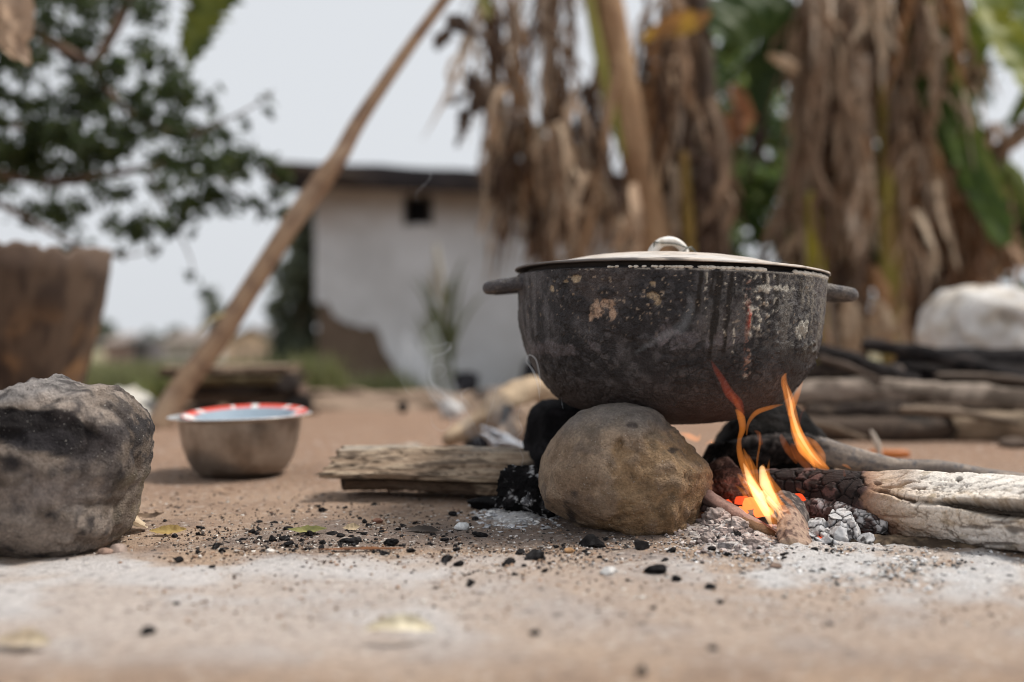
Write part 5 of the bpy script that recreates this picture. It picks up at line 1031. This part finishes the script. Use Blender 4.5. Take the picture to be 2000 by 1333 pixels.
# grass
def blades(n, xf, hf, wf, cols, seed, lean=.35):
    rg = np.random.default_rng(seed); X, Y = xf(rg, n); Z = zg(X, Y) - .004; h = hf(rg, n); a = rg.uniform(0, 2 * PI, n); l = rg.uniform(.05, lean, n) * h; w = wf(rg, n)
    dx, dy = np.cos(a), np.sin(a); sx, sy = -dy * w, dx * w
    V = np.stack([np.stack([X - sx, Y - sy, Z], 1), np.stack([X + sx, Y + sy, Z], 1), np.stack([X + dx * l * .4 + sx * .7, Y + dy * l * .4 + sy * .7, Z + h * .6], 1), np.stack([X + dx * l * .4 - sx * .7, Y + dy * l * .4 - sy * .7, Z + h * .6], 1), np.stack([X + dx * l, Y + dy * l, Z + h], 1)], 1).reshape(-1, 3)
    b = np.arange(n) * 5; c = np.array(cols)[rg.integers(len(cols), size=n)] * rg.uniform(.7, 1.3, n)[:, None]
    return V, [np.stack([b, b + 1, b + 2, b + 3], 1), np.stack([b + 3, b + 2, b + 4], 1)], np.repeat(c, 5, 0)
GR = [(.165, .185, .085), (.21, .21, .10), (.14, .16, .075), (.26, .235, .13)]
def fieldxy(rg, n):
    Y = 8 + 34 * rg.random(n) ** 1.6; X = -Y * rg.uniform(.22, .50, n); return X, Y
V, F, c = blades(9000, fieldxy, lambda r, n: r.uniform(.08, .35, n), lambda r, n: r.uniform(.006, .014, n), GR, 51); solid('grass', V, F, M_LEAF, kind='stuff', col=c, label='rough green grass in the field beyond the boulder')
def tuft(label, x, Y, rx, ry, n, h, cols, seed):
    cx = (x - 1000) / F_PX * Y
    V, F, c = blades(n, lambda r, m: (cx + r.normal(size=m) * rx * .5, Y + r.normal(size=m) * ry * .5), lambda r, m: r.uniform(.4, 1, m) * h, lambda r, m: r.uniform(.004, .009, m), cols, seed, .6)
    solid('grass_tuft', V, F, M_LEAF, label, 'grass tuft', col=c)
tuft('leafy green tuft between the board stack and the hut', 612, 5.2, .17, .15, 420, .30, [(.17, .19, .08), (.22, .23, .11)], 61)
tuft('low green tuft growing at the bare mud foot of the hut wall', 742, 6.6, .34, .2, 420, .26, [(.10, .125, .055), (.14, .15, .07)], 62)
tuft('thin green tuft right of the low tuft at the hut wall', 830, 6.8, .5, .2, 300, .16, [(.12, .14, .05), (.16, .15, .07)], 63)
tuft('grass tuft at the left of the board stack', 330, 3.9, .12, .12, 380, .13, [(.15, .18, .06), (.22, .22, .09)], 64)
wd = thing('tall_weed', 'tall spiky weed with pale plumes in front of the white hut wall', 'plant', (W(868, 775, 5.4)[0], 5.4, gz(-.37, 5.4)))
rw = np.random.default_rng(71)
for i in range(34):
    bx_ = wd.location.x + rw.normal() * .04; tx = (rw.uniform(812, 945) - 1000) / F_PX * 5.4; tz_ = CAM_H + (666.5 - rw.uniform(500, 690)) / F_PX * 5.4; y_ = 5.4 + rw.normal() * .12
    P = [(bx_, 5.4, wd.location.z), (bx_ * .75 + tx * .25, .5 * (5.4 + y_), wd.location.z * .5 + tz_ * .5), (bx_ * .3 + tx * .7, y_, wd.location.z * .15 + tz_ * .85), (tx + (tx - bx_) * .15, y_, tz_)]
    V, F = ribbon(np.array(P), [.014, .020, .016, .002], (1, .3, 0), 14, 3, .3, .04, i, .05)
    put(wd, 'leaf', V, F, M_LEAF, np.array(((.075, .10, .035), (.10, .12, .045), (.15, .16, .08))[i % 3]) * rw.uniform(.8, 1.2))
for x, y in ((856, 500), (862, 530), (848, 545)):
    V, F, u, an = tube([W(868, 700, 5.4), W(864, 600, 5.4), W(x, y + 25, 5.4), W(x - 2, y, 5.4), W(x - 6, y - 28, 5.4)], [.003, .003, .012, .016, .002], 8, 30, amp=.3, seed=x); put(wd, 'plume', V, F, M_DRY, np.array((.52, .50, .42)))

# far houses and trees across the field, haze put into their pale colours
def farhouse(label, x0, x1, yb, ye, yr, Y, wallc, roofc, gable=False, win=()):
    a, b = W(x0, yb, Y), W(x1, ye, Y); rx = .4; D = 4.0
    t = thing('house', label, 'house', ((a[0] + b[0]) / 2, Y, a[2]), 'houses across the field')
    V, F = box(a[0], b[0], Y, Y + D, a[2] - .5, b[2]); put(t, 'wall', V, F, M_PLASTER, np.array(wallc), False)
    zr = W(0, yr, Y)[2]; e = .35; h = b[2]
    if gable:
        m_ = .5 * (a[0] + b[0]); V = np.array([(a[0] - e, Y - e, h - .1), (m_, Y - e, zr), (b[0] + e, Y - e, h - .1), (a[0] - e, Y + D + e, h - .1), (m_, Y + D + e, zr), (b[0] + e, Y + D + e, h - .1)], float)
        g = np.array([(a[0], Y - .002, h), (b[0], Y - .002, h), (m_, Y - .002, zr - .12), (a[0], Y + .15, h), (b[0], Y + .15, h), (m_, Y + .15, zr - .12)]); put(t, 'gable', g, [np.array([(0, 1, 2), (5, 4, 3)]), np.array([(0, 3, 4, 1), (1, 4, 5, 2), (2, 5, 3, 0)])], M_PLASTER, np.array(wallc), False)
    else:
        V = np.array([(a[0] - e, Y - e, h - .05), (.5 * (a[0] + b[0]), Y - e, h - .05), (b[0] + e, Y - e, h - .05), (a[0] + e, Y + D * .5, zr), (.5 * (a[0] + b[0]), Y + D * .5, zr), (b[0] - e, Y + D * .5, zr)], float)
    Vt = V + np.array((0, 0, .14)); Q = np.array([(0, 1, 4, 3), (1, 2, 5, 4)]); F = np.concatenate([Q[:, ::-1], Q + 6, np.array([(0, 3, 9, 6), (2, 8, 11, 5), (0, 6, 7, 1), (1, 7, 8, 2), (3, 4, 10, 9), (4, 5, 11, 10)])])
    put(t, 'roof', np.concatenate([V, Vt]), F, M_ROOF, np.array(roofc), False)
    for wx, wy, ww, wh, nm in win:
        p, q = W(wx, wy, Y), W(wx + ww, wy + wh, Y); V, F = box(p[0], q[0], Y - .04, Y + .02, q[2], p[2]); put(t, nm, V, F, M_WOOD, np.array((.10, .08, .075)), False)
farhouse('pale grey house with a low thatched roof seen left of the pole', 322, 420, 712, 672, 650, 58, (.52, .47, .43), (.20, .17, .15), win=((345, 682, 10, 12, 'window'), (385, 680, 12, 30, 'door')))
farhouse('peach-walled house with a grey gable roof right of the pole', 438, 545, 716, 672, 642, 56, (.68, .50, .37), (.19, .17, .165), True, ((470, 680, 12, 14, 'window'), (505, 682, 10, 32, 'door')))
farhouse('pinkish house low behind the grass beside the wooden mortar', 205, 262, 706, 672, 655, 60, (.48, .33, .28), (.26, .22, .20), win=((225, 680, 9, 22, 'door'),))
farhouse('dark grey shed between the pink and the pale house', 258, 292, 706, 668, 654, 59, (.13, .12, .125), (.10, .10, .10), win=((270, 678, 8, 24, 'door'),))
FARC = [(.15, .17, .13), (.12, .14, .105), (.18, .19, .14)]  # greyed greens carry the haze as leaf colour
for i, (cl2, lab) in enumerate((([(408, 575, 12), (416, 600, 14), (412, 625, 12)], 'small slim far tree above the pale house'), ([(345, 652, 9), (338, 660, 10)], 'low round far tree behind the pale house'), ([(205, 640, 12), (192, 655, 14), (215, 655, 10)], 'far tree beside the wooden mortar, haze painted into its leaves'), ([(545, 668, 14), (530, 660, 10)], 'dark far tree right of the peach house'), ([(292, 660, 8), (306, 664, 8)], 'small far tree behind the dark shed'))):
    shrub('far_tree', lab, 'tree', cl2, 64, 66, 260, .55, FARC, 81 + i, .12, 'trees across the field')
V, F, c = leafcloud([(np.array((x, 150 + rs.uniform(-8, 8), -1.0 + rs.uniform(0, .8))), rs.uniform(1.5, 2.6)) for x in np.arange(-140, 140, 2.2)], 15000, 1.1, [(.20, .22, .19), (.17, .19, .165)], 99); solid('far_woods', V, F, M_LEAF, 'line of far-off woods on the horizon, haze painted into the leaves', kind='stuff', col=c, smooth=False)  # pale leaf colours stand in for the haze of distance

# ------------------------------------------------------------------ litter on the dirt: charcoal, chips, leaves, ash
VAR = []
for i in range(10):
    V, F = lump(500 + i, 3, .35, 9, (1.2, .9, .75)); f1, f2, cid = worley(V, 1.6, i); V = V * (1 + .10 * (cid - .5) - .06 * sst(.12, .02, f2 - f1))[:, None]
    a = fbm(V, 2.2, 4, i); cc = mixc((.020, .018, .019), (.06, .056, .058), sst(-.2, .4, a)); cc = mixc(cc, (.24, .24, .25), .7 * sst(.28, .5, fbm(V, 4, 3, i + 5)) * (i % 3 == 0))
    me = mkmesh('charcoal_lump', V, F, cc, False); me.materials.append(M_CHAR); VAR.append(me)
rc = np.random.default_rng(91)
def coal(px, py, size, label, group=None, i=None):
    p = G(px, py); s = size * .5 / F_PX * p[1] * .82
    o = bpy.data.objects.new('charcoal_piece', VAR[int(rc.integers(10)) if i is None else i]); COL.objects.link(o)
    o.location = (p[0], p[1], p[2] + s * .26); o.scale = (s, s * rc.uniform(.8, 1.2), s * rc.uniform(.75, 1.1)); o.rotation_euler = (rc.uniform(-.3, .3), rc.uniform(-.3, .3), rc.uniform(0, 6.28))
    return tag(o, label, 'charcoal', group)
big = [(1155, 1068, 56, 'big black charcoal lump against the front of the tan boulder'), (1250, 1076, 52, 'grey-crusted charcoal lump in front of the tan boulder'), (1281, 1118, 48, 'upright dark charcoal lump alone on the sand below the boulder'), (1321, 1134, 30, 'small black charcoal lump right of the upright lump'), (1389, 1150, 32, 'oval black charcoal piece on the pale ash'), (1046, 1094, 50, 'flat grey-black charcoal piece left of the boulder foot'), (995, 1104, 34, 'dull charcoal piece left of the flat grey-black one'),
       (872, 1096, 40, 'black charcoal lump of the pair in the middle of the dirt'), (895, 1104, 26, 'small charcoal lump beside the pair in the middle of the dirt'), (692, 1060, 40, 'largest black charcoal lump in the litter strip left of the boulder'), (765, 1064, 36, 'wide black charcoal lump right of the largest one in the litter strip'), (605, 1046, 26, 'black charcoal lump lying on the green-yellow leaf'), (648, 1046, 28, 'black charcoal lump right of the green-yellow leaf'), (532, 1054, 26, 'black charcoal lump left of the green-yellow leaf'),
       (565, 1064, 26, 'charcoal lump below the green-yellow leaf'), (422, 1068, 28, 'charcoal lump left end of the litter strip'), (496, 1040, 20, 'small charcoal lump standing behind the litter strip'), (350, 1096, 28, 'lone charcoal lump in front of the yellow leaf'), (50, 1078, 46, 'dull charcoal lump at the foot of the grey boulder'), (1046, 1241, 24, 'blurred charcoal crumb in the near sand under the boulder'), (1392, 1276, 30, 'blurred dark charcoal piece in the near sand at the right'), (1252, 1322, 34, 'brown-black crumb at the bottom edge of the photo'), (290, 1240, 38, 'long dark chip blurred in the near sand at the left'), (1622, 1222, 17, 'small blurred charcoal crumb in the near sand far right'), (940, 1050, 30, 'charcoal piece by the white ash flakes'), (920, 1139, 20, 'tiny charcoal crumb in front of the charcoal pair')]
for x, y, s, lab in big: coal(x, y, s, lab)
n = 0
while n < 140:
    k = rc.random()
    if k < .60: x, y = rc.normal(640, 170), rc.normal(1052, 18)
    elif k < .72: x, y = rc.normal(1080, 110), rc.normal(1078, 20)
    elif k < .84: x, y = rc.normal(1470, 130), rc.normal(1088, 18)
    elif k < .92: x, y = rc.uniform(300, 1950), rc.uniform(1100, 1200)
    else: x, y = rc.uniform(280, 900), rc.uniform(985, 1040)
    if y < 980 or y > 1300 or (x < 262 and y < 1090) or (1080 < x < 1385 and y < 1058) or (x > 1390 and y < 1074): continue
    coal(x, y, rc.uniform(6, 18) if rc.random() < .8 else rc.uniform(16, 26), 'small black charcoal crumb scattered on the dirt round the fire', 'charcoal crumbs scattered round the fire'); n += 1
for _ in range(26):
    coal(rc.uniform(1385, 1730), rc.uniform(1050, 1088), rc.uniform(8, 24), 'black burnt crumb lying in the pale ash of the fire bed', 'burnt crumbs in the ash of the fire bed')
def gleaf(name, label, px, py, L, w, ang, colr, c2, seed, curl=.3, roll=.2, lift=.004, cat='leaf'):
    p = G(px, py); s = p[1] / F_PX; L *= s; w *= s; d = np.array((math.cos(ang), math.sin(ang), 0)); t = np.linspace(-1, 1, 9)[:, None]
    P = p + d * t * L * .5 + np.array((0, 0, 1)) * (lift + L * curl * (t ** 2) * .5) ; S = np.array((-d[1], d[0], roll))
    V, F = ribbon(P, [.05 * w, .7 * w, w, .9 * w, .1 * w], S, 22, 7, .25, .08, seed, .06); V[:, 2] = np.maximum(V[:, 2], zg(V[:, 0], V[:, 1]) + .001)
    a = fbm(V, 60, 3, seed); solid(name, V, F, M_DRY, label, cat, col=mixc(colr, c2, sst(-.3, .3, a)))
gleaf('fallen_leaf', 'yellow curled leaf on the dirt right of the grey boulder', 328, 1046, 70, 24, .2, (.45, .33, .13), (.36, .25, .10), 1, .10, .7)
gleaf('fallen_leaf', 'green-yellow leaf lying among the charcoal strip', 600, 1044, 76, 20, .1, (.30, .28, .11), (.20, .20, .08), 2, .12, .6)
gleaf('fallen_leaf', 'pale cream leaf blurred in the near sand in the middle', 780, 1252, 140, 36, .03, (.72, .66, .50), (.64, .57, .42), 3, -.16, .9, .014)
gleaf('fallen_leaf', 'pale leaf blurred in the near sand at the left edge', 40, 1276, 120, 50, -.1, (.50, .42, .30), (.42, .34, .25), 4, -.05, .4, .006)
gleaf('fallen_leaf', 'cream dry husk leaning against the grey boulder', 262, 1040, 80, 46, 1.9, (.56, .45, .32), (.44, .34, .24), 5, .35, 1.0, .008)
gleaf('fallen_leaf', 'thin brown leaf lying behind the cream husk by the grey boulder', 290, 1018, 60, 16, .1, (.24, .17, .12), (.14, .10, .075), 6, .3, .6, .004)
gleaf('fallen_leaf', 'small pale leaf chip at the end of the charcoal strip', 686, 1040, 34, 18, .4, (.52, .42, .28), (.42, .33, .22), 7, .1, .8)
gleaf('fallen_leaf', 'thin pale leaf on the dirt behind the split log', 800, 884, 90, 30, .05, (.55, .50, .44), (.46, .40, .34), 8, -.2, .5, .006)
gleaf('fallen_leaf', 'narrow tan leaf on the dirt in front of the bowl', 440, 962, 56, 14, -.5, (.40, .28, .20), (.3, .2, .14), 9, .1, .3)
gleaf('bark_strip', 'reddish bark strip lying along the charcoal strip', 705, 1078, 170, 12, .06, (.26, .12, .06), (.15, .075, .045), 10, .02, .2, .002, 'bark strip')
gleaf('bark_strip', 'dark splinter of bark at the right end of the charcoal strip', 825, 1044, 70, 20, -.25, (.10, .085, .075), (.06, .05, .045), 11, .02, .5, .003, 'bark strip')
for i, (x, y, s, c1, lab) in enumerate(((375, 1336, 10, (.4, .3, .2), ''), (1112, 1078, 18, (.38, .22, .11), 'orange-tan pebble left of the big charcoal lump'), (232, 1080, 34, (.36, .28, .24), 'pinkish pebble at the foot of the grey boulder'), (205, 1084, 26, (.28, .19, .15), 'brown pebble left of the pinkish pebble'), (1512, 1112, 26, (.20, .14, .11), 'brown clod on the pale ash in front of the fire'), (1190, 1124, 30, (.50, .49, .48), 'pale flat ash chip on the sand below the boulder'), (738, 1024, 18, (.20, .10, .07), 'red-brown clod behind the charcoal strip'), (905, 1038, 30, (.62, .62, .62), 'white ash lump left of the ash flakes'), (528, 1078, 16, (.62, .58, .54), 'tiny white chip in front of the charcoal strip'))):
    if not lab: continue
    p = G(x, y); r = s * .5 / F_PX * p[1]; V, F = lump(600 + i, 3, .2, 5, (r * 1.2, r, r * .7)); solid('pebble', V + p + np.array((0, 0, r * .3)), F, M_CRUMB, lab, 'pebble', col=mixc(c1, np.array(c1) * .7, sst(-.3, .3, fbm(V, 80, 3, i))))
# grit, ash flakes and fibres nobody could count
rgt = np.random.default_rng(95)
def grit(n, xy, size, cols, flat=.6):
    oV, oF = ico(1); px, py = xy(n); Y = CAM_H * F_PX / (py - 666.5); X = (px - 1000) / F_PX * Y; Z = zg(X, Y)
    r = size(n)[:, None] * rgt.uniform(.6, 1.5, (n, 3)); r[:, 2] *= flat; jit = 1 + .35 * rgt.normal(size=(n, len(oV), 1)).clip(-1.5, 1.5)
    V = oV[None] * jit * r[:, None, :]; a = rgt.uniform(0, 6.28, n); c, s = np.cos(a)[:, None], np.sin(a)[:, None]
    V = np.stack([V[:, :, 0] * c - V[:, :, 1] * s, V[:, :, 0] * s + V[:, :, 1] * c, V[:, :, 2]], -1) + np.stack([X, Y, Z + r[:, 2] * .6], 1)[:, None, :]
    F = (oF[None] + (np.arange(n) * len(oV))[:, None, None]).reshape(-1, 3); cc = np.array(cols)[rgt.integers(len(cols), size=n)] * rgt.uniform(.7, 1.3, n)[:, None]
    return V.reshape(-1, 3), F, np.repeat(cc, len(oV), 0)
def cl(x, y): m = (y > 905) & (y < 1330); return np.where(m, x, 600), np.where(m, y, 1050)
p1 = grit(2600, lambda n: cl(rgt.normal(640, 230, n), rgt.normal(1052, 26, n)), lambda n: .0007 + .0013 * rgt.random(n) ** 2, [(.03, .027, .027), (.06, .05, .045), (.20, .13, .09), (.10, .07, .055), (.5, .46, .42)])
p2 = grit(2200, lambda n: cl(rgt.uniform(270, 2000, n), rgt.uniform(960, 1230, n)), lambda n: .0006 + .0012 * rgt.random(n) ** 2, [(.30, .20, .14), (.22, .15, .10), (.40, .31, .24), (.10, .075, .06), (.55, .52, .48)])
p3 = grit(1400, lambda n: cl(rgt.normal(1120, 130, n), rgt.normal(1070, 24, n)), lambda n: .0007 + .0012 * rgt.random(n) ** 2, [(.05, .045, .045), (.3, .2, .14), (.5, .47, .45), (.13, .10, .085)])
p4 = grit(700, lambda n: cl(rgt.uniform(280, 1000, n), rgt.uniform(905, 1010, n)), lambda n: .0008 + .0016 * rgt.random(n) ** 2, [(.16, .11, .085), (.34, .24, .17), (.07, .055, .05)])
V, F, c = join([p1, p2, p3, p4]); solid('grit', V, F, M_CRUMB, 'fine grit and crumbs strewn on the dirt round the fire', kind='stuff', col=c, smooth=False)
q1 = grit(900, lambda n: cl(rgt.normal(1025, 45, n), rgt.normal(1012, 12, n)), lambda n: .0013 + .0022 * rgt.random(n), [(.52, .52, .53), (.42, .42, .44), (.6, .59, .58), (.24, .24, .25)], .35)
q2 = grit(1500, lambda n: cl(rgt.normal(1500, 130, n), rgt.normal(1074, 15, n)), lambda n: .0006 + .0014 * rgt.random(n) ** 2, [(.46, .45, .45), (.40, .38, .38), (.54, .53, .52), (.30, .27, .26), (.10, .09, .09)], .5)
q3 = grit(1100, lambda n: cl(rgt.normal(1430, 45, n), rgt.normal(1050, 14, n)), lambda n: .0010 + .0030 * rgt.random(n) ** 3, [(.42, .355, .335), (.36, .30, .28), (.46, .42, .40), (.22, .18, .17)], .7)
q4 = grit(900, lambda n: cl(rgt.normal(1750, 150, n), rgt.normal(1108, 20, n)), lambda n: .0008 + .0015 * rgt.random(n), [(.6, .6, .61), (.5, .49, .48), (.1, .1, .1)], .5)
V, F, c = join([q1, q2, q3, q4]); solid('ash_flakes', V, F, M_CRUMB, 'pale ash flakes heaped round the foot of the fire', kind='stuff', col=c, smooth=False)
# crumbly lumps in the ash heap beside the boulder
for i, (x, y, s, c1, lab) in enumerate(((1398, 1042, 44, (.40, .34, .32), 'crumbly pinkish-grey ash clod between the boulder and the fire'), (1440, 1050, 36, (.46, .40, .38), 'pale ash clod under the pink-grey burnt stick'), (1382, 1062, 26, (.30, .25, .23), 'grey ash clod at the foot of the boulder'), (1468, 1066, 28, (.44, .36, .33), 'pinkish ash clod left of the burning block'), (1420, 1072, 24, (.20, .18, .18), 'dark ash clod in front of the pinkish ones'))):
    p = G(x, y); r = s * .5 / F_PX * p[1]; V, F = lump(650 + i, 5, .45, 3, (r * 1.25, r, r * .85)); V = V * (1 + .18 * fbm(V, 160, 4, i) + .1 * np.abs(fbm(V, 420, 2, i)))[:, None]
    solid('ash_clod', V + p + np.array((0, 0, r * .25)), F, M_CRUMB, lab, 'ash clod', col=mixc(c1, np.array(c1) * .6, sst(-.3, .3, fbm(V, 150, 3, i))))

# ------------------------------------------------------------------ smoke: thin filaments and faint puffs of scattering air
SM = smoke_vol('smoke_thread', (.93, .95, 1), 46); SM2 = smoke_vol('smoke_puff', (.93, .95, 1), 2.4)
smoke = thing('smoke', 'thin curling threads of pale smoke rising left of the pot', 'smoke', W(900, 860, 1.35)); smoke['kind'] = 'stuff'
def wisp(pts, w, Y, m=SM, n=60, amp=.25, seed=0, Y1=None):
    Y1 = Y if Y1 is None else Y1; k = len(pts)
    V, F, u, an = tube([W(x, y, Y + (Y1 - Y) * i / (k - 1)) for i, (x, y) in enumerate(pts)], [q * (.5 if m is SM2 else .32) / F_PX * Y for q in w], 10, n, up=(0, 1, 0), amp=amp, seed=seed, flat=1.6)
    if m is SM2: V1, F1, u, an = tube([W(x, y, Y + (Y1 - Y) * i / (k - 1)) for i, (x, y) in enumerate(pts)], [q * .28 / F_PX * Y for q in w], 10, n, up=(0, 1, 0), amp=amp, seed=seed + 1, flat=1.6); link('puff', mkmesh('smoke_puff', V1 - np.array(smoke.location), F1), m, smoke)
    link('wisp' if m is SM else 'puff', mkmesh('smoke_wisp', V - np.array(smoke.location), F), m, smoke)
wisp([(1016, 914), (1022, 896), (1014, 876), (1010, 855), (1020, 840), (1012, 810), (1028, 770)], [2, 5, 4, 5, 6, 4, 1], 1.25)
wisp([(940, 880), (932, 845), (918, 815), (905, 795), (900, 770), (905, 745)], [2, 5, 4, 5, 4, 1], 1.40)
wisp([(955, 870), (950, 830), (962, 790), (975, 745), (1000, 720)], [2, 6, 5, 5, 1], 1.36)
wisp([(840, 808), (846, 830), (862, 842), (880, 830), (876, 806), (852, 782), (836, 760), (828, 728), (842, 700), (868, 690), (880, 678), (876, 670), (855, 676), (820, 678), (790, 672), (770, 675)], [2, 5, 5, 4, 5, 6, 5, 5, 6, 7, 8, 5, 5, 4, 3, 1], 1.42, n=140)
wisp([(905, 800), (880, 785), (862, 760), (845, 748), (842, 722), (860, 712), (872, 722), (862, 738), (846, 740)], [2, 5, 6, 5, 5, 5, 5, 4, 1], 1.42, n=100)
wisp([(900, 790), (870, 772), (846, 752), (838, 730), (845, 700), (835, 680)], [3, 8, 9, 9, 8, 2], 1.43)
wisp([(812, 780), (792, 760), (780, 730), (784, 700), (796, 680)], [2, 4, 4, 4, 1], 1.43)
wisp([(925, 800), (912, 785), (902, 775), (908, 762), (930, 756)], [2, 5, 5, 5, 1], 1.40)
wisp([(1054, 782), (1052, 760), (1046, 736), (1038, 720), (1028, 706), (1034, 694), (1046, 702), (1052, 724), (1055, 748), (1056, 770)], [2, 8, 9, 8, 7, 7, 7, 7, 6, 2], 1.09, n=90)
wisp([(1100, 800), (1098, 790), (1096, 775)], [2, 6, 1], 1.12)
wisp([(820, 400), (812, 380), (830, 360), (842, 345), (838, 335), (850, 338)], [1, 3, 4, 4, 3, 1], 1.5)
wisp([(480, 830), (470, 812), (478, 795), (496, 785), (505, 800), (512, 830)], [1, 3, 3, 4, 3, 1], 1.52)
wisp([(1240, 690), (1290, 660), (1330, 640), (1350, 600), (1340, 570)], [8, 20, 26, 20, 4], 1.06, SM2)
for pts, w in (([(930, 860), (900, 810), (870, 770), (850, 720), (845, 680), (850, 630)], [20, 50, 70, 80, 70, 20]), ([(1020, 900), (1000, 850), (975, 800), (960, 750)], [20, 60, 70, 20]), ([(860, 790), (830, 740), (800, 690), (790, 640)], [10, 40, 50, 10])):
    wisp(pts, w, 1.42, SM2, amp=.4, seed=int(w[1]))
